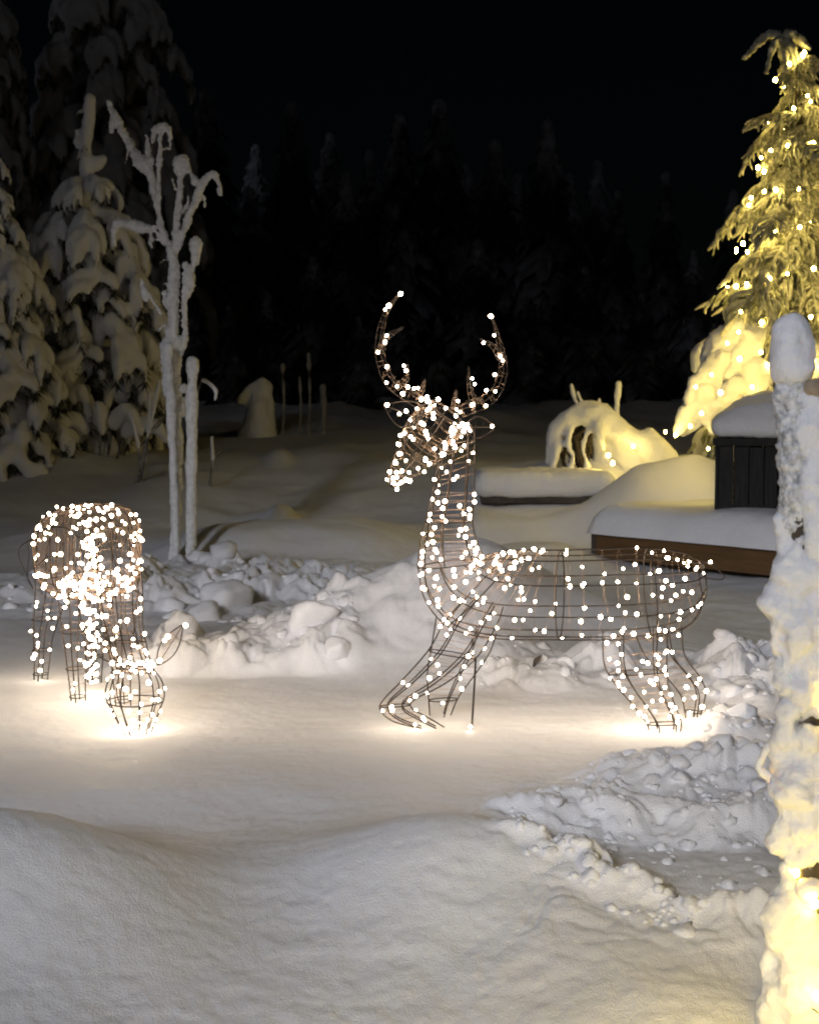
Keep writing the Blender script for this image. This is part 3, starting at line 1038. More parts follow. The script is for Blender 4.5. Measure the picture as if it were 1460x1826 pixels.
# ------------------------------------------------------------------ staked sapling caked with snow
def sapling():
    Y = 9.45
    x = XP(322, Y)
    z0 = hz(x, Y)
    root = thing('sapling', 'bare young tree caked in snow, its branches spreading above two stakes', 'tree', (x, Y, z0))

    def q(px, py, r, dy=0.0):
        p = P(px, py, Y + dy)
        return (p.x - x, p.y - Y, p.z - z0, r)

    def frosted(name, chains, namp=.012):
        link(name, blob(name, chains, M_FROST, .010, namp * 1.5, 16, 1, fine=.009), root)

    frosted('trunk', [[q(312, 1010, .034), q(314, 900, .036), q(315, 760, .038), q(310, 640, .04), q(309, 560, .037), q(310, 480, .037), q(305, 445, .036)]])
    frosted('branch', [[q(308, 450, .03), q(290, 410, .018), q(276, 355, .016), q(268, 310, .03), q(240, 270, .028), q(218, 232, .022), q(200, 196, .018), q(195, 182, .014)],
                       [q(203, 205, .02), q(199, 232, .022)], [q(240, 272, .03), q(258, 300, .04), q(268, 285, .025)]])
    frosted('branch', [[q(268, 300, .022), q(264, 262, .018), q(262, 242, .014)]])
    frosted('branch', [[q(290, 425, .016), q(283, 360, .016), q(284, 300, .016), q(287, 238, .016)],
                       [q(272, 252, .014), q(275, 232, .018), q(288, 224, .020), q(300, 232, .018), q(304, 262, .013)]])
    frosted('branch', [[q(310, 450, .02), q(316, 390, .022), q(321, 330, .018), q(324, 300, .018)], [q(318, 300, .026), q(325, 286, .045), q(332, 300, .026)]])
    frosted('branch', [[q(312, 445, .03), q(330, 405, .02), q(352, 350, .02), q(370, 315, .02), q(382, 312, .018), q(391, 330, .018), q(392, 345, .016)],
                       [q(342, 312, .014), q(350, 325, .022)]])
    frosted('branch', [[q(296, 435, .024), q(276, 412, .014)], [q(264, 408, .035), q(240, 402, .036), q(212, 398, .03), q(204, 412, .022), q(203, 435, .014)]])
    frosted('branch', [[q(300, 700, .03), q(294, 620, .03)], [q(318, 640, .022), q(330, 600, .02), q(328, 540, .02), q(334, 500, .022), q(330, 470, .018)],
                       [q(334, 520, .03), q(338, 495, .036), q(336, 478, .026)]])
    frosted('branch', [[q(330, 520, .016), q(345, 475, .016), q(348, 455, .026), q(350, 430, .034), q(347, 465, .026)]])
    frosted('twig', [[q(270, 440, .012), q(268, 428, .016), q(272, 410, .014), q(279, 405, .012)], [q(254, 500, .014), q(256, 515, .018), q(260, 535, .016)],
                     [q(292, 520, .012), q(295, 540, .016)], [q(266, 430, .012), q(285, 425, .01)], [q(296, 545, .012), q(304, 560, .012)], [q(258, 512, .01), q(306, 590, .01)]])
    for a_ in ([(285, 330), (272, 318), (268, 300)], [(322, 380), (334, 366), (336, 350)], [(236, 266), (228, 272), (224, 290)], [(357, 345), (364, 352), (366, 366)], [(308, 470), (296, 462), (286, 470)],
               [(312, 560), (324, 552), (330, 566)], [(306, 590), (292, 580), (284, 590)], [(318, 830), (328, 820), (331, 828)], [(315, 520), (300, 505), (290, 508)], [(288, 270), (296, 262), (303, 266)],
               [(321, 345), (312, 334), (308, 320)], [(310, 665), (300, 655), (290, 640)]):
        frosted('twig', [[q(u_, v_, .011 - .002 * i_, .02) for i_, (u_, v_) in enumerate(a_)]])
    frosted('snow_clump', [[q(318, 735, .05), q(322, 722, .045)]])
    frosted('snow_clump', [[q(300, 612, .035), q(312, 606, .045), q(318, 612, .035)], [q(330, 690, .022), q(318, 700, .02)]])
    for px0, px1, yt, yb, rr, lab in ((343, 341, 648, 1035, .036, 'thicker straight snow-coated stake with a rounded cap, right of the sapling'),
                                      (301, 316, 622, 1020, .027, 'thinner snow-coated stake leaning against the left of the sapling')):
        Yk = Y - .12
        b_ = P(px1, yb, Yk)
        gz = hz(b_.x, Yk)
        st = thing('tree_stake', lab, 'stake', (b_.x, Yk, gz), 'sapling stakes')
        t_ = P(px0, yt, Yk) - Vector((b_.x, Yk, gz))
        mb = MB()
        mb.tube([(0, 0, -.1), t_ * .5, t_], .026 if rr > .03 else .018, 8)
        link('pole', mb.mesh('pole', M_GREYWOOD), st)
        n = 9
        link('snow_coat', blob('snow_coat', [[(*(t_ * (k / n)), rr * (.92 + .16 * random.random())) for k in range(n + 1)], [(*(t_ * .97), rr * 1.15), (*(t_ * 1.005), rr * 1.22)]],
                               M_FROST, .011, .010, 12, 1, fine=.004), st)


# ------------------------------------------------------------------ middle distance on the left
def left_details():
    # snow-hooded stump
    Y = 16.0
    for px, top, hw, lab in ((462, 672, .17, 'hunched snow-covered stump at the foot of the dark forest'),):
        x = XP(px, Y)
        z0 = hz(x, Y)
        root = thing('snowy_stump', lab, 'stump', (x, Y, z0))
        ht = P(px, top, Y).z - z0
        mb = MB()
        mb.tube([(0, 0, -.1), (0, 0, ht * .8)], [.10, .06], 8)
        link('trunk', mb.mesh('trunk', M_BARK), root)
        link('snow_load', blob('stump_snow', [[(.0, 0, .02, .2), (.02, 0, ht * .5, .14), (.03, 0, ht - .1, .11)], [(.02, 0, ht * .85, .09), (-.13, -.02, ht * .72, .06), (-.18, -.02, ht * .6, .05)]],
                               M_SNOW, .025, .05, 6), root)
    for px, top, lab in ((505, 650, 'second shortest of the thin snowy saplings beside the hooded stump'), (535, 672, 'slimmest thin snowy sapling between two taller ones'),
                         (551, 632, 'tallest thin snowy sapling near the hooded stump'), (576, 690, 'short thick snowy sapling at the end of the thin ones')):
        x = XP(px, Y)
        z0 = hz(x, Y)
        ht = P(px, top, Y).z - z0
        rr = .035 if px == 576 else .02
        root = thing('thin_sapling', lab, 'sapling', (x, Y, z0), 'thin saplings by the stump')
        mb = MB()
        mb.tube([(0, 0, -.1), (.01, 0, ht * .5), (0, 0, ht)], rr * .5, 6)
        link('trunk', mb.mesh('trunk', M_BARK), root)
        link('snow_coat', blob('sapling_snow', [[(0, 0, 0, rr), (.01, 0, ht * .5, rr), (0, 0, ht, rr * 1.1)]], M_SNOWDIM, .014, .02, 10), root)
    # dry stems beside the sapling
    Y = 12.4
    stems = [(252, 805, 268, 700, 'dry snowy stem nearest the trunk of the sapling, slightly forked'), (240, 810, 285, 680, 'tall dry snowy stem leaning right beside the sapling'),
             (250, 800, 235, 740, 'short dry snowy stem leaning left under the spruce'), (372, 805, 378, 780, 'tiny tuft stem right of the stakes')]
    for px0, py0, px1, py1, lab in stems:
        a = P(px0, py0, Y)
        gz = hz(a.x, Y)
        root = thing('dry_stem', lab, 'stem', (a.x, Y, gz), 'dry stems by the sapling')
        b_ = P(px1, py1, Y) - Vector((a.x, Y, gz))
        mb = MB()
        c = cr([(0, 0, -.05), b_ * .4 + Vector((.02, 0, .03)), b_], 10)
        mb.tube(c, np.linspace(.014, .007, 10), 5)
        mb.tube(cr([c[5], c[5] + (b_.length * .18, .03, b_.length * .2)], 4), .007, 4)
        link('stem', mb.mesh('stem', M_STICK), root)
        link('snow_load', blob('stem_snow', [[(*c[k], .018) for k in (5, 6, 7, 8, 9)]], M_SNOW, .012, .01, 14), root)
    # drooping twig to the right of the stakes
    Y = 9.9
    a = P(350, 690, Y)
    x = XP(345, Y)
    gz = hz(x, Y)
    root = thing('drooping_branch', 'thin drooping snowy branch poking out right behind the stakes', 'branch', (x, Y, gz))
    o = Vector((x, Y, gz))
    c = cr([(0, 0, 0), (.0, 0, P(348, 760, Y).z - gz), P(356, 685, Y) - o, P(372, 683, Y) - o, P(385, 697, Y) - o, P(384, 712, Y) - o], 18)
    mb = MB()
    mb.tube(c, np.linspace(.014, .008, 18), 5)
    link('stem', mb.mesh('stem', M_STICK), root)
    link('snow_load', blob('twig_snow', [[(*p, .016) for p in c[8:]]], M_SNOW, .011, .008, 14), root)


# ------------------------------------------------------------------ far forest
def far_tree_mesh(seed):
    r = np.random.default_rng(seed)
    mb = MB()
    nlev = 30
    for lv in range(nlev):
        f = .06 + .94 * (lv + r.random() * .6) / nlev
        R = (1 - f) ** .8 * .21 * (0.75 + .5 * r.random()) + .008
        nb = 9
        for k in range(nb):
            a = k * 2 * PI / nb + r.random() * .7
            L = R * (.65 + .6 * r.random())
            dr = L * (.5 + .6 * r.random())
            d = np.array([math.cos(a), math.sin(a), 0])
            s_ = np.array([-math.sin(a), math.cos(a), 0])
            z = np.array([0, 0, 1.0])
            p0 = z * f
            pts = [p0, p0 + d * L * .5 - z * dr * .22, p0 + d * L - z * dr]
            wds = [.008, L * .28, L * .06]
            vs = []
            for p, w_ in zip(pts, wds):
                vs += [p - s_ * w_ - z * w_ * .6, p + z * .008, p + s_ * w_ - z * w_ * .6]
            fs = []
            for i in range(2):
                for j in range(2):
                    q = i * 3 + j
                    fs.append((q, q + 1, q + 4, q + 3))
            mb.add(vs, fs)
            for _ in range(6):      # hanging twigs
                tq = r.random()
                c = p0 + d * L * (.25 + .75 * tq) - z * dr * tq + s_ * L * .3 * (r.random() * 2 - 1) * (1 - tq * .6)
                w_ = .006 + .008 * r.random()
                ln = .02 + .035 * r.random()
                mb.add([c - s_ * w_, c + s_ * w_, c - z * ln + d * .012], [(0, 1, 2)])
    return mb.mesh('crown', M_FARNEEDLE, True)


def forest():
    var = [far_tree_mesh(90 + k) for k in range(5)]
    tm = MB()
    tm.tube([(0, 0, 0), (0, 0, .5), (0, 0, .98)], [.016, .01, .002], 6)
    tmesh = tm.mesh('trunk', M_BARK)
    r = random.Random(21)
    spots = [(372, 150, 32), (525, 168, 36), (712, 190, 36), (782, 168, 38), (880, 240, 36), (972, 205, 33), (1095, 330, 36), (1180, 300, 38), (450, 330, 30), (620, 300, 34),
             (850, 420, 28), (560, 450, 27), (1040, 470, 28), (700, 470, 29), (940, 520, 26), (480, 520, 25), (1140, 520, 26), (780, 560, 25), (640, 560, 24), (410, 540, 24), (330, 420, 26),
             (1230, 440, 30), (1300, 330, 34), (1400, 300, 36), (1500, 320, 34), (30, 250, 33), (90, 180, 36), (-60, 260, 30), (300, 260, 36), (-150, 200, 34), (1600, 330, 30), (240, 330, 40),
             (1010, 300, 42), (660, 260, 44), (830, 280, 44), (590, 230, 46), (1060, 280, 46), (740, 300, 46), (460, 250, 46), (920, 300, 46)]
    for px, py, Y in spots:
        x = XP(px, Y)
        z0 = hz(x, Y) - .1
        ht = P(px, py, Y).z - z0
        front = Y < 30
        root = thing('forest_spruce', 'dim frosted spruce in the dark forest edge' if not front else 'small dim spruce standing before the dark forest', 'tree', (x, Y, z0), 'dark forest spruces' if not front else 'small spruces before the forest',
                     r.random() * 6.3)
        link('trunk', tmesh, root, sc=(ht, ht, ht))
        wd = ht * r.uniform(.85, 1.15) * (1.3 if front else 1)
        link('crown', var[r.randrange(5)], root, sc=(wd, wd, ht))


# ------------------------------------------------------------------ right: bench, deck, box
def shade_pines():  # unseen trees, added to block the sun so light fades with distance
    r = np.random.default_rng(5)
    mb = MB()
    for k in range(SHADE_N):
        x, y = -24 + 34 * (k + r.random()) / SHADE_N, -7 - 5 * r.random()
        g = hz(x, y)
        mb.tube([(x, y, g - .2), (x, y, 15), (x, y, 36)], [.2, .14, .03], 6)
        zc = SHADE_Z + .45 * r.normal()
        n1, n2 = SHADE_THIN, SHADE_DENSE
        zz = np.concatenate([zc + (11.6 - zc) * r.random(n1) ** .8, 11.6 + 22 * r.random(n2)])
        sp = np.concatenate([np.full(n1, 1.05), np.full(n2, .95)])
        c = np.stack([x + r.normal(size=n1 + n2) * sp, y + r.normal(size=n1 + n2) * sp, zz], -1)
        for p in c:
            d = r.normal(size=(3, 3)) * .42
            mb.add(p + d, [(0, 1, 2)])
    o = link('shade_pines', mb.mesh('shade_pines', M_NEEDLE, False))
    tag(o, 'unseen high-crowned pines added behind the camera to shade the sun', kind='stuff')


def right_things():
    # low deck with a brown fascia, its left corner turned away
    a, b_ = Vector((XP(1062, 9.9), 9.9, 0)), Vector((XP(1500, 8.55), 8.55, 0))
    d = b_ - a
    L = d.length
    rz = math.atan2(d.y, d.x)
    base = .02
    root = thing('low_deck', 'low timber deck with a brown edge board under thick snow', 'deck', (a.x, a.y, base), None, rz)
    mb = MB()
    mb.box(0, L + 1.2, 0, .04, .02, .19, .006)
    link('edge_board', mb.mesh('edge_board', M_BROWN, False), root)
    mb = MB()
    mb.box(-.035, 0.0, -.004, 1.3, .02, .185, .006)
    link('edge_board', mb.mesh('edge_board', M_GREYWOOD, False), root)
    for k in range(10):
        mb = MB()
        mb.box(.004, L + 1.15, .046 + k * .125, .046 + k * .125 + .118, .15, .178, .004)
        link('plank', mb.mesh('plank', M_GREYWOOD, False), root)
    # snow slab on it
    n1, n2 = 90, 46
    gx, gy = np.meshgrid(np.linspace(-.05, L + 1.2, n1), np.linspace(-.035, 1.32, n2), indexing='ij')
    ed = np.minimum.reduce([(gx + .05), (gy + .035), 1.32 - gy, L + 1.2 - gx])
    th = .185 * (1 - np.exp(-np.maximum(ed, 0) / .045)) + .02 * fbm(gx * 3, gy * 3, None, 3)
    th = np.where(ed <= 1e-6, -.012, th)
    top = np.stack([gx + .012 * vnoise(gx * 5, gy * 5), gy + .012 * vnoise(gx * 4 + 5, gy * 3), .182 + th], -1).reshape(-1, 3)
    bot = np.stack([gx, gy, np.full_like(gx, .181)], -1).reshape(-1, 3)
    idx = np.arange(n1 * n2).reshape(n1, n2)
    q = [(int(idx[i, j]), int(idx[i + 1, j]), int(idx[i + 1, j + 1]), int(idx[i, j + 1])) for i in range(n1 - 1) for j in range(n2 - 1)]
    mb = MB()
    mb.add(top, q)
    link('snow_cover', mb.mesh('snow_cover', M_SNOW), root)

    # bench further back
    Y = 11.0
    x0, x1 = XP(850, Y), XP(1092, Y)
    zt = P(900, 890, Y).z
    cx = (x0 + x1) / 2
    gz = hz(cx, Y)
    root = thing('snowy_bench', 'low wooden bench buried under a thick flat slab of snow', 'bench', (cx, Y, gz))
    hw = (x1 - x0) / 2
    for k in range(3):
        mb = MB()
        mb.box(-hw + .03, hw - .02, k * .15, k * .15 + .14, zt - gz - .03, zt - gz + .012, .004)
        link('plank', mb.mesh('plank', M_GREYWOOD, False), root)
    for sx in (-hw + .12, hw - .25):
        for sy in (.06, .38):
            mb = MB()
            mb.box(sx, sx + .1, sy - .03, sy + .03, -.25, zt - gz - .033, .006)
            link('leg', mb.mesh('leg', M_GREYWOOD, False), root)
    sh = []
    for k in range(11):
        xx = -hw + .07 + (2 * hw - .14) * k / 10
        for yy in (.03, .16, .30, .42):
            sh.append([(xx, yy, zt - gz + .105, .10 + .008 * random.random())])
    link('snow_cover', blob('snow_cover', sh, M_SNOW, .02, .015, 5, 8), root)

    # black slatted box with domed snow cap
    Y = 9.35
    xl, xr = XP(1281, Y), XP(1281, Y) + .62
    zb, zt = P(1300, 936, Y).z, P(1300, 781, Y).z
    root = thing('slatted_box', 'black slatted wooden box under a domed snow cap, on the deck', 'box', (xl, Y, zb), None, -.20)
    W, D, Hh = xr - xl, .5, zt - zb
    n = 7
    pw = W / n
    for k in range(n):
        gap = .013 if k == 3 else .002
        for y0, nm in ((0, 'plank'), (D - .02, 'plank')):
            mb = MB()
            mb.box(k * pw + .001, (k + 1) * pw - gap, y0, y0 + .02, 0.0 + .004 * (k % 2), Hh - .05 - .003 * (k % 3), .003)
            link(nm, mb.mesh('plank', M_BLACKWOOD, False), root)
    for k in range(5):
        for x0 in (-.021, W + .001):
            mb = MB()
            mb.box(x0, x0 + .02, k * D / 5 + .001, (k + 1) * D / 5 - .003, 0, Hh - .05, .003)
            link('plank', mb.mesh('plank', M_BLACKWOOD, False), root)
    mb = MB()
    mb.box(-.035, W + .035, -.02, D + .02, Hh - .045, Hh - .002, .006)
    link('lid', mb.mesh('lid', M_BLACKWOOD, False), root)
    sh = []
    for i in range(9):
        for j in range(6):
            xx, yy = W * i / 8, D * j / 5
            e = max(abs(i - 4) / 4, abs(j - 2.5) / 2.5)
            r = .075 + .0 * e
            sh.append([(.02 + xx * .94, .02 + yy * .92, Hh + r * .93, r), (.05 + xx * .88, .05 + yy * .85, Hh + .06 + .17 * math.sqrt(max(0, 1 - .8 * (abs(i - 4.6) / 4.6) ** 2.2)) * (1 - .35 * e ** 3), r * .9)])
    cap = blob('snow_cap', sh, M_SNOW, .018, .012, 5, 8)
    link('snow_cap', cap, root)

    # arching snow-covered bush
    Y = 11.5
    x = XP(1050, Y)
    z0 = P(1050, 836, Y).z - .03
    root = thing('snowy_bush', 'arched bush under draped snow with a dark hollow, behind the bench', 'bush', (x, Y, z0))
    o = Vector((x, Y, z0))

    def q(px, py, r, dy=0.0):
        p = P(px, py, Y + dy) - o
        return (p.x, p.y, p.z, r)
    link('snow_load', blob('bush_snow', [
        [q(975, 825, .03), q(985, 785, .05), q(1005, 752, .07), q(1035, 738, .09), q(1065, 740, .10), q(1095, 765, .09), q(1130, 785, .08), q(1165, 790, .10)],
        [q(1065, 745, .09, .1), q(1075, 790, .10, .15), q(1085, 830, .12, .2)], [q(1110, 790, .12, .1), q(1130, 825, .14, .1)], [q(1160, 770, .06), q(1162, 800, .12), q(1180, 830, .14)],
        [q(1018, 762, .03, -.05), q(1012, 790, .028, -.08), q(1022, 815, .025, -.08), q(1016, 836, .03, -.08)], [q(1046, 770, .03, -.03), q(1040, 800, .025, -.06), q(1048, 834, .03, -.06)], [q(990, 780, .03, -.03), q(992, 800, .035, -.05), q(985, 832, .03, -.05)], [q(1010, 755, .05, .1), q(1000, 790, .06, .15), q(1000, 830, .08, .2)],
        [q(1065, 760, .05, -.06), q(1072, 785, .04, -.1), q(1075, 800, .03, -.1)]], M_SNOW, .02, .035, 6, 2), root)
    rb = random.Random(4)
    for ch in [[(1000 + rb.uniform(0, 60), 838), (1000 + rb.uniform(-8, 66), 800), (1012 + rb.uniform(0, 50), 755)] for _ in range(26)]:
        mb = MB()
        mb.tube(cr([q(a_, b2, 0, rb.uniform(.02, .3))[:3] for a_, b2 in ch], 8), .012, 4)
        link('branch', mb.mesh('branch', M_BARK), root)
    for (xa, ya, xb, yb) in ((1098, 745, 1102, 684), (1066, 740, 1068, 712), (1078, 742, 1080, 722), (1030, 730, 1018, 686), (1040, 725, 1030, 700)):
        mb = MB()
        a_, b2 = q(xa, ya, 0)[:3], q(xb, yb, 0)[:3]
        rr = .024 if xa in (1098,) else .018
        mid = [(u + v) / 2 for u, v in zip(a_, b2)]
        me = blob('frosted_twig', [[(*a_, rr), (*mid, rr), (*b2, rr)]], M_SNOW, .012, .012, 14, 1)
        link('twig', me, root)
    # a little dark twig poking from the snow between the buck's legs
    Y = 5.85
    p = P(955, 1238, Y)
    root = thing('leaf_scrap', 'small dark dead leaf stuck in the snow behind the buck', 'leaf', (p.x, Y - .04, hz(p.x, Y - .04) - .004))
    mb = MB()
    mb.tube(cr([(-.012, 0, 0), (-.004, -.003, .022), (.008, -.004, .034), (.018, -.003, .045)], 8), np.array([.004, .006, .009, .010, .009, .007, .005, .002]), 5)
    link('blade', mb.mesh('blade', M_BARK), root)


# ------------------------------------------------------------------ lit spruce on the right
def lit_variants(n, snow):
    out = []
    for k in range(n):
        r = random.Random(300 + k)
        mb = MB()
        axis = cr([(0, 0, 0), (.3, 0, .02), (.62, r.uniform(-.04, .04), -.08), (1, r.uniform(-.08, .08), -.30)], 16)
        rad = np.linspace(.030, .020, 16) * (1 + .25 * np.array([r.uniform(-1, 1) for _ in range(16)]))
        rad[-1] *= .5
        mb.tube(axis, rad, 6)
        for j in range(26):
            tq = .10 + .88 * j / 30
            i = min(14, int(tq * 15))
            p = axis[i]
            sg = 1 if j % 2 else -1
            L = (.30 * (1 - tq) + .12) * r.uniform(.7, 1.2)
            dn = r.uniform(.35, 1.15)
            c = cr([p, p + np.array([.35 * L, sg * .5 * L * r.uniform(.3, 1.2), -.15 * L * dn]), p + np.array([.65 * L, sg * .8 * L * r.uniform(.3, 1.1), -.75 * L * dn])], 7)
            rr = r.uniform(.014, .024) * np.array([.8, 1.1, .9, 1.15, 1.0, .9, .45])
            mb.tube(c, rr, 5)
            for _ in range(2):
                a = c[r.randrange(2, 6)]
                e = a + np.array([r.uniform(.0, .1), r.uniform(-.06, .06), -r.uniform(.04, .13)])
                mb.tube([a, (a + e) / 2 + np.array([.01, 0, 0]), e], [.014, .015, .006], 4)
        sm = None
        if snow:
            sh = [[(*axis[i], .05 + .06 * math.sin(PI * i / 15)) for i in range(3, 16)]]
            for j in range(4):
                i = r.randrange(6, 15)
                p = axis[i]
                sg = 1 if j % 2 else -1
                sh.append([(*p, .09), (p[0] + .07, p[1] + sg * .14, p[2] - .08, .085), (p[0] + .10, p[1] + sg * .2, p[2] - .22, .05)])
            sm = blob('bough_snow', sh, M_SNOW, .03, .05, 6, 2)
        out.append((mb.mesh('bough', M_LITNEEDLE), sm))
    return out


def lit_tree():
    Y = 10.7
    x = XP(1428, Y)
    z0 = hz(x, Y) - .08
    tz = P(1400, 50, Y).z
    Ht = tz - z0
    root = thing('lit_spruce', 'tall frosted spruce lit yellow by fairy lights', 'tree', (x, Y, z0))
    mb = MB()
    lean = -.10
    mb.tube([(lean * (k / 8) ** 3, 0, Ht * .985 * k / 8) for k in range(9)], np.linspace(.06, .015, 9), 7)
    link('trunk', mb.mesh('trunk', M_BARK), root)
    top = lit_variants(4, False)
    low = lit_variants(4, True)
    r = random.Random(77)
    prof_h = [0, .15, .30, .45, .60, .75, .88, .95, 1]
    prof_r = [.92, .86, .78, .68, .58, .44, .28, .17, .16]
    nlev = 22
    for lv in range(nlev):
        f = .05 + .86 * lv / (nlev - 1)
        R = float(np.interp(f, prof_h, prof_r))
        nb = 8 if f < .5 else 7
        for k in range(nb):
            a = lv * 1.9 + k * 2 * PI / nb + r.uniform(-.4, .4)
            L = R * r.choice((.45, .6, .75, .9, 1.0, 1.3)) * r.uniform(.9, 1.1)
            heavy = f < .36 and r.random() < .85
            bm, sm = (low if heavy else top)[r.randrange(4)]
            zz = f * Ht + .10 + r.uniform(-.12, .12)
            if heavy:
                L = min(L, .72)
            tk = max(L, .26)
            b_ = link('bough', bm, root, (lean * f ** 3, 0, zz), (r.uniform(-.25, .25), r.uniform(.05, .55), a), (L, tk * r.uniform(.75, 1.0), tk * r.uniform(.7, 1.15)))
            if sm:
                link('snow_load', sm, b_, (0, 0, .02))
    for ch in ([(1318, 585, .07), (1300, 605, .09), (1278, 628, .085), (1262, 655, .06)], [(1335, 600, .09), (1322, 640, .10), (1300, 672, .075)], [(1285, 640, .07), (1256, 678, .075), (1240, 712, .05)],
               [(1345, 660, .09), (1350, 700, .085), (1335, 735, .06)], [(1258, 700, .06), (1238, 735, .06), (1222, 765, .045)], [(1310, 690, .07), (1290, 722, .06), (1278, 750, .04)]):
        cc = []
        for i, (a_, b2, rr) in enumerate(ch):
            pq = P(a_, b2, Y - .42 + .05 * i)
            cc.append((pq.x - x, pq.y - Y, pq.z - z0, rr))
        side = [[(cc[1][0] + dx_, cc[1][1] - .03, cc[1][2] - .01, .05), (cc[1][0] + dx_ * 1.6, cc[1][1] - .05, cc[1][2] - .13, .03)] for dx_ in (-.07, .07)]
        link('snow_pad', blob('snow_pad', [[(*c_[:3], c_[3] * 1.2) for c_ in cc]] + side, M_SNOW, .022, .045, 9, 5, fine=.01), root)
    for k in range(40):
        f = r.uniform(.06, .40) if k < 22 else (.40 + .40 * (k - 21) / 13 if k < 34 else .47 + .02 * (k - 33))
        L = float(np.interp(f, prof_h, prof_r)) * r.uniform(.85, 1.1)
        link('bough', top[r.randrange(4)][0], root, (0, 0, f * Ht + .06), (r.uniform(-.25, .25), r.uniform(.15, .55), PI + r.uniform(-.3, 1.2)), (L, L * .9, L * r.uniform(.8, 1.2)))
    # drooping sprigs of the bent leader
    tp = Vector((P(1392, 62, Y).x - x, 0, P(1392, 62, Y).z - z0))
    for dx, dy, dz, dxe, dze, rr in ((-.08, -.02, .0, -.245, -.15, .028), (-.04, -.06, -.05, -.12, -.27, .026), (.05, -.03, .0, .18, -.10, .030), (.03, -.05, -.06, .10, -.25, .024),
                                     (0, .07, -.03, .05, -.2, .024), (.0, -.05, -.1, .02, -.33, .026)):
        me = blob('sprig', [[(tp.x * .9, 0, tp.z - .04, rr * 1.1), (tp.x + dx, dy, tp.z + dz, rr * 1.1), (tp.x + (dx + dxe) / 2, dy * 1.5, tp.z + dze * .45, rr), (tp.x + dxe, dy * 2, tp.z + dze, rr * .7)]],
                  M_LITNEEDLE, .012, .02, 14, 1, fine=.012)
        link('bough', me, root)
    # fairy lights wound round it
    sr = thing('string_lights', 'string of yellow fairy lights wound around the tall spruce', 'string lights', (x, Y, z0))
    mb = MB()
    turns = 9
    n = 400
    q = np.linspace(0, 1, n)
    f = .17 + .80 * q
    R = np.interp(f, prof_h, prof_r) * np.interp(f, [0, .5, .8, 1], [.84, .74, .6, .6]) + .03 * vnoise(q * 60, q * 0)
    th = q * turns * 2 * PI + 1
    pts = np.stack([lean * f ** 3 + R * np.cos(th), R * np.sin(th), f * Ht - .10 * R + .03 * vnoise(q * 50, q * 0 + 4)], -1)
    mb.tube(pts * (.82, .82, 1), .002, 4, False)
    link('cable', mb.mesh('cable', M_GREENWIRE), sr)
    arc = np.concatenate([[0], np.cumsum(np.linalg.norm(np.diff(pts, axis=0), axis=1))])
    nb = int(arc[-1] / .15)
    for k in range(nb):
        s_ = (k + .5 + r.uniform(-.3, .3)) / nb * arc[-1]
        p = np.array([np.interp(s_, arc, pts[:, c]) for c in range(3)])
        link('light_bulb', r.choice(BULBY), sr, p + np.array([0, 0, -.02]))
    for a_, b2, Yb in ((1320, 556, 10.1), (1316, 592, 10.06), (1318, 640, 10.02), (1268, 668, 10.0), (1250, 737, 10.05), (1356, 628, 10.0), (1296, 612, 10.08), (1340, 690, 10.05), (1284, 700, 10.0),
                       (1230, 760, 10.1), (1204, 776, 10.2), (1186, 770, 10.25), (1092, 826, 11.22), (1084, 812, 11.26), (1128, 796, 11.34), (1262, 800, 10.1), (1240, 690, 10.1)):
        pq = P(a_, b2, Yb)
        link('light_bulb', r.choice(BULBY), sr, (pq.x - x, pq.y - Y, max(pq.z, hz(pq.x, pq.y) + .02) - z0))
    print('lit tree bulbs', nb)


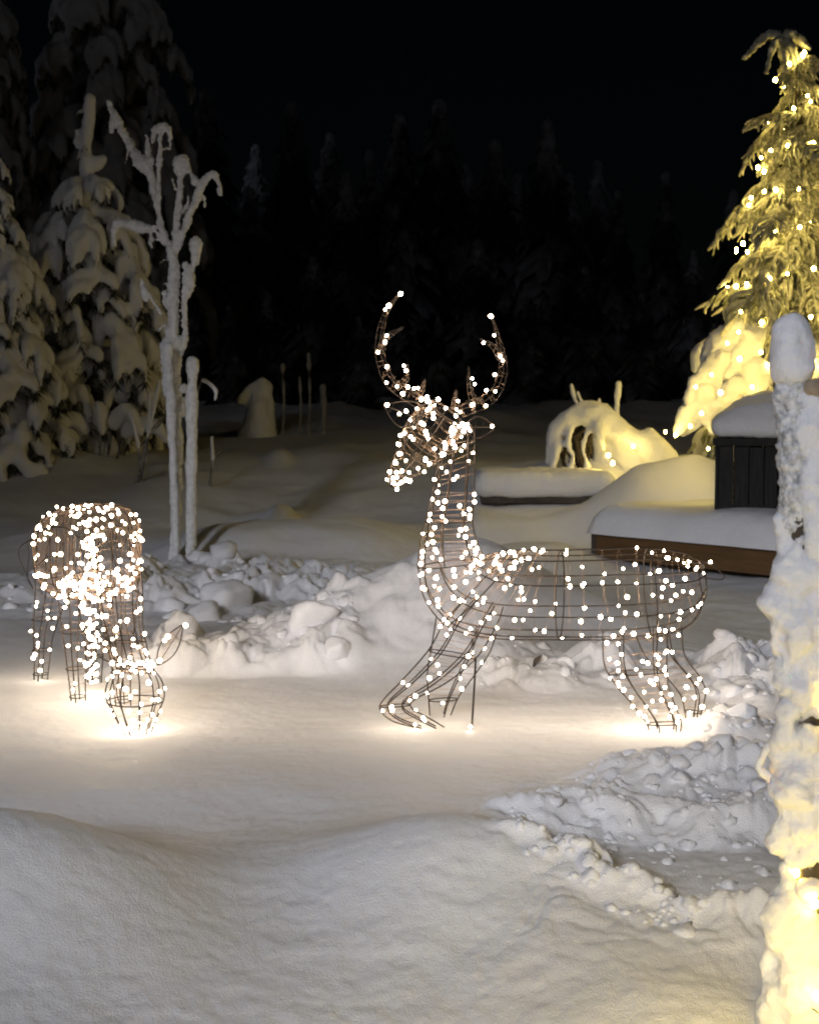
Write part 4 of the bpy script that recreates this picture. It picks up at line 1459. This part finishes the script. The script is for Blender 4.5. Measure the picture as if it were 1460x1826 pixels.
# ------------------------------------------------------------------ caked trunk in the right foreground
def near_trunk():
    Y = 3.0
    k = Y / FPX                      # metres per photo pixel there
    x = XP(1425, Y)
    z0 = hz(x, Y) - .05
    o = Vector((x, Y, z0))
    root = thing('caked_trunk', 'slim tree trunk caked with lumps of snow, rounded cap on its top', 'trunk', o)

    def q(px, py, r, dy=0.0):
        p = P(px, py, Y + dy) - o
        return (p.x, p.y, p.z, r * k)

    mb = MB()
    mb.tube([(0.02, 0, -.1), q(1436, 1560, 0)[:3], q(1434, 1290, 0)[:3], q(1424, 1000, 0)[:3], q(1416, 680, 0)[:3]], [.034, .032, .031, .029, .026], 10)
    link('trunk', mb.mesh('trunk', M_BARK), root)
    link('snow_cap', blob('snow_cap', [[q(1407, 584, 27), q(1408, 600, 36), q(1410, 628, 42), q(1411, 655, 43)], [q(1432, 668, 22), q(1396, 668, 26)]], M_SNOWNEAR, .005, .010, 22, 4, fine=.0015), root)
    link('frost_coat', blob('frost_coat', [[q(1412, 690, 31), q(1413, 760, 32), q(1417, 840, 32), q(1419, 900, 30), q(1421, 950, 28)]], M_ROUGHFROST, .004, .012, 40, 1, fine=.003), root)
    link('snow_coat', blob('snow_coat', [[q(1452, 700, 20, -.02), q(1450, 760, 24, -.02), q(1455, 850, 30, -.02), q(1462, 950, 34, -.02), q(1470, 1020, 40)],
                                         [q(1432, 710, 18, -.02), q(1434, 800, 16, -.025)]], M_SNOWNEAR, .005, .014, 24, 3, fine=.002), root)
    link('snow_coat', blob('snow_coat', [[q(1388, 1060, 16, -.01), q(1384, 1100, 22, -.01), q(1392, 1150, 24, -.01)], [q(1406, 1190, 26, -.02), q(1398, 1225, 20, -.02)], [q(1450, 1235, 22, -.03), q(1458, 1262, 16, -.03)], [q(1402, 930, 14), q(1404, 965, 16), q(1402, 1000, 12)], [q(1422, 985, 28, -.01), q(1420, 1060, 40, -.01), q(1424, 1140, 44, -.01), q(1428, 1215, 38, -.01), q(1434, 1248, 28, -.01)],
                                         [q(1460, 1010, 50), q(1470, 1100, 60), q(1475, 1200, 55)]], M_SNOWNEAR, .005, .030, 17, 3, fine=.003), root)
    link('snow_coat', blob('snow_coat', [[q(1398, 1275, 12), q(1388, 1305, 11), q(1370, 1332, 8), q(1355, 1358, 6), q(1352, 1370, 6), q(1368, 1384, 9), q(1384, 1390, 9), q(1390, 1362, 5), q(1386, 1330, 6)],
                                         [q(1392, 1400, 10), q(1392, 1430, 14)]], M_SNOWNEAR, .003, .006, 40, 2, fine=.001), root)
    link('snow_coat', blob('snow_coat', [[q(1390, 1470, 26, -.01), q(1386, 1500, 22, -.01)], [q(1440, 1320, 26, -.03), q(1452, 1312, 14, -.03)], [q(1404, 1420, 30, -.02), q(1398, 1450, 24, -.02)], [q(1436, 1345, 36, -.01), q(1424, 1400, 44, -.01), q(1420, 1465, 42, -.01), q(1426, 1515, 38, -.01)], [q(1408, 1225, 14, -.01), q(1406, 1262, 15, -.02), q(1404, 1300, 17, -.02), q(1402, 1345, 20), q(1402, 1400, 20)],
                                         [q(1475, 1370, 60), q(1480, 1460, 66), q(1470, 1510, 40)]], M_SNOWNEAR, .005, .028, 17, 3, fine=.003), root)
    link('snow_coat', blob('snow_coat', [[q(1398, 1540, 8, -.01), q(1404, 1575, 12, -.02), q(1402, 1605, 16, -.02)], [q(1396, 1610, 30, -.02), q(1392, 1650, 38, -.02), q(1408, 1690, 40, -.01)], [q(1446, 1592, 22, -.03), q(1456, 1580, 14, -.03)], [q(1384, 1780, 36, -.02), q(1392, 1826, 46, -.02)], [q(1440, 1640, 40, -.02), q(1430, 1720, 66), q(1440, 1790, 84), q(1450, 1850, 100)],
                                         [q(1470, 1660, 60), q(1500, 1760, 100)], [q(1378, 1640, 14), q(1366, 1690, 12), q(1362, 1720, 10), q(1376, 1760, 20)]], M_SNOWNEAR, .006, .030, 14, 3, fine=.003), root)
    # sawn stub
    mb = MB()
    c = [q(1416, 706, 0, .0)[:3], q(1442, 694, 0, -.02)[:3], q(1462, 690, 0, -.04)[:3]]
    mb.tube(c, [.014, .0175, .0185], 12)
    link('branch_stub', mb.mesh('branch_stub', M_CUT), root)
    # fairy lights and their clips
    sr = thing('string_lights', 'yellow fairy lights buried in the snow on the near caked trunk', 'string lights', o)
    spots = [(1452, 1612, -.075), (1456, 1776, -.115), (1418, 1556, -.02), (1378, 1384, .02), (1398, 1240, .055), (1394, 1160, .06), (1437, 880, -.03), (1425, 960, .06),
             (1446, 1296, .05), (1490, 1345, -.02), (1490, 1560, .03), (1520, 1580, -.04), (1530, 1690, -.08), (1530, 1300, .03), (1470, 740, .05), (1490, 900, .03), (1405, 1120, .07),
             (1370, 1745, .04), (1395, 1800, .11), (1540, 1800, -.05), (1474, 640, .03), (1500, 1250, -.06), (1506, 1060, -.05), (1500, 1850, -.2), (1530, 1740, -.3), (1500, 1920, -.3), (1580, 1860, -.35), (1500, 1440, -.04), (1500, 1080, -.03), (1490, 1960, -.25), (1600, 1760, -.4), (1540, 2000, -.15)]
    pp = [Vector(q(a, b_, 0, d)[:3]) for a, b_, d in spots]
    rr_ = random.Random(9)
    # unseen shrub, added to hold bulbs that throw yellow onto the snow
    gs = hz(.5, 2.45)
    sh = thing('added_shrub', 'unseen leafless shrub added to carry bulbs before the caked trunk', 'shrub', (.5, 2.45, gs - .03))
    so_ = Vector((.5, 2.45, gs - .03))
    for i in range(40):
        xx, yy = .47 + .21 * i / 39, 2.45 + .09 * math.sin(i * .8) + rr_.uniform(-.03, .03)
        zt = CAM_Z - .402 * yy - .05 - rr_.uniform(0, .10)
        pp.append(Vector((xx, yy, zt)) - o)
        if i % 4 == 1:
            e_ = Vector((xx, yy, zt)) - so_
            mb = MB()
            mb.tube(cr([(e_.x * .5, e_.y * .3, 0), (e_.x * .8, e_.y * .5, e_.z * .6), (e_.x, e_.y, e_.z - .004)], 8), np.linspace(.006, .003, 8), 5)
            link('branch', mb.mesh('branch', M_STICK), sh)
    for p in pp:
        link('light_bulb', BULBN[0], sr, p)
    mb = MB()
    order = sorted([v + Vector((.01, .05, 0)) for v in pp if v.y > -.3], key=lambda v: v.z)
    mb.tube(cr(order, 120), .0015, 5, False)
    link('cable', mb.mesh('cable', M_GREENWIRE), sr)
    for (xa, ya, xb, yb) in ((1417, 1262, 1421, 1318), (1423, 1518, 1436, 1552)):
        mb = MB()
        for dx in (0, 9):
            a = np.array(q(xa + dx, ya, 0, -.035)[:3])
            b_ = np.array(q(xb + dx, yb, 0, -.035)[:3])
            mb.tube([a, (a + b_) / 2, b_], [.0035, .0045, .0015], 6)
        link('icicle', mb.mesh('icicle', M_ICE), root)


spruces()
sapling()
left_details()
forest()
shade_pines()
right_things()
lit_tree()
near_trunk()
build_buck()
build_doe()
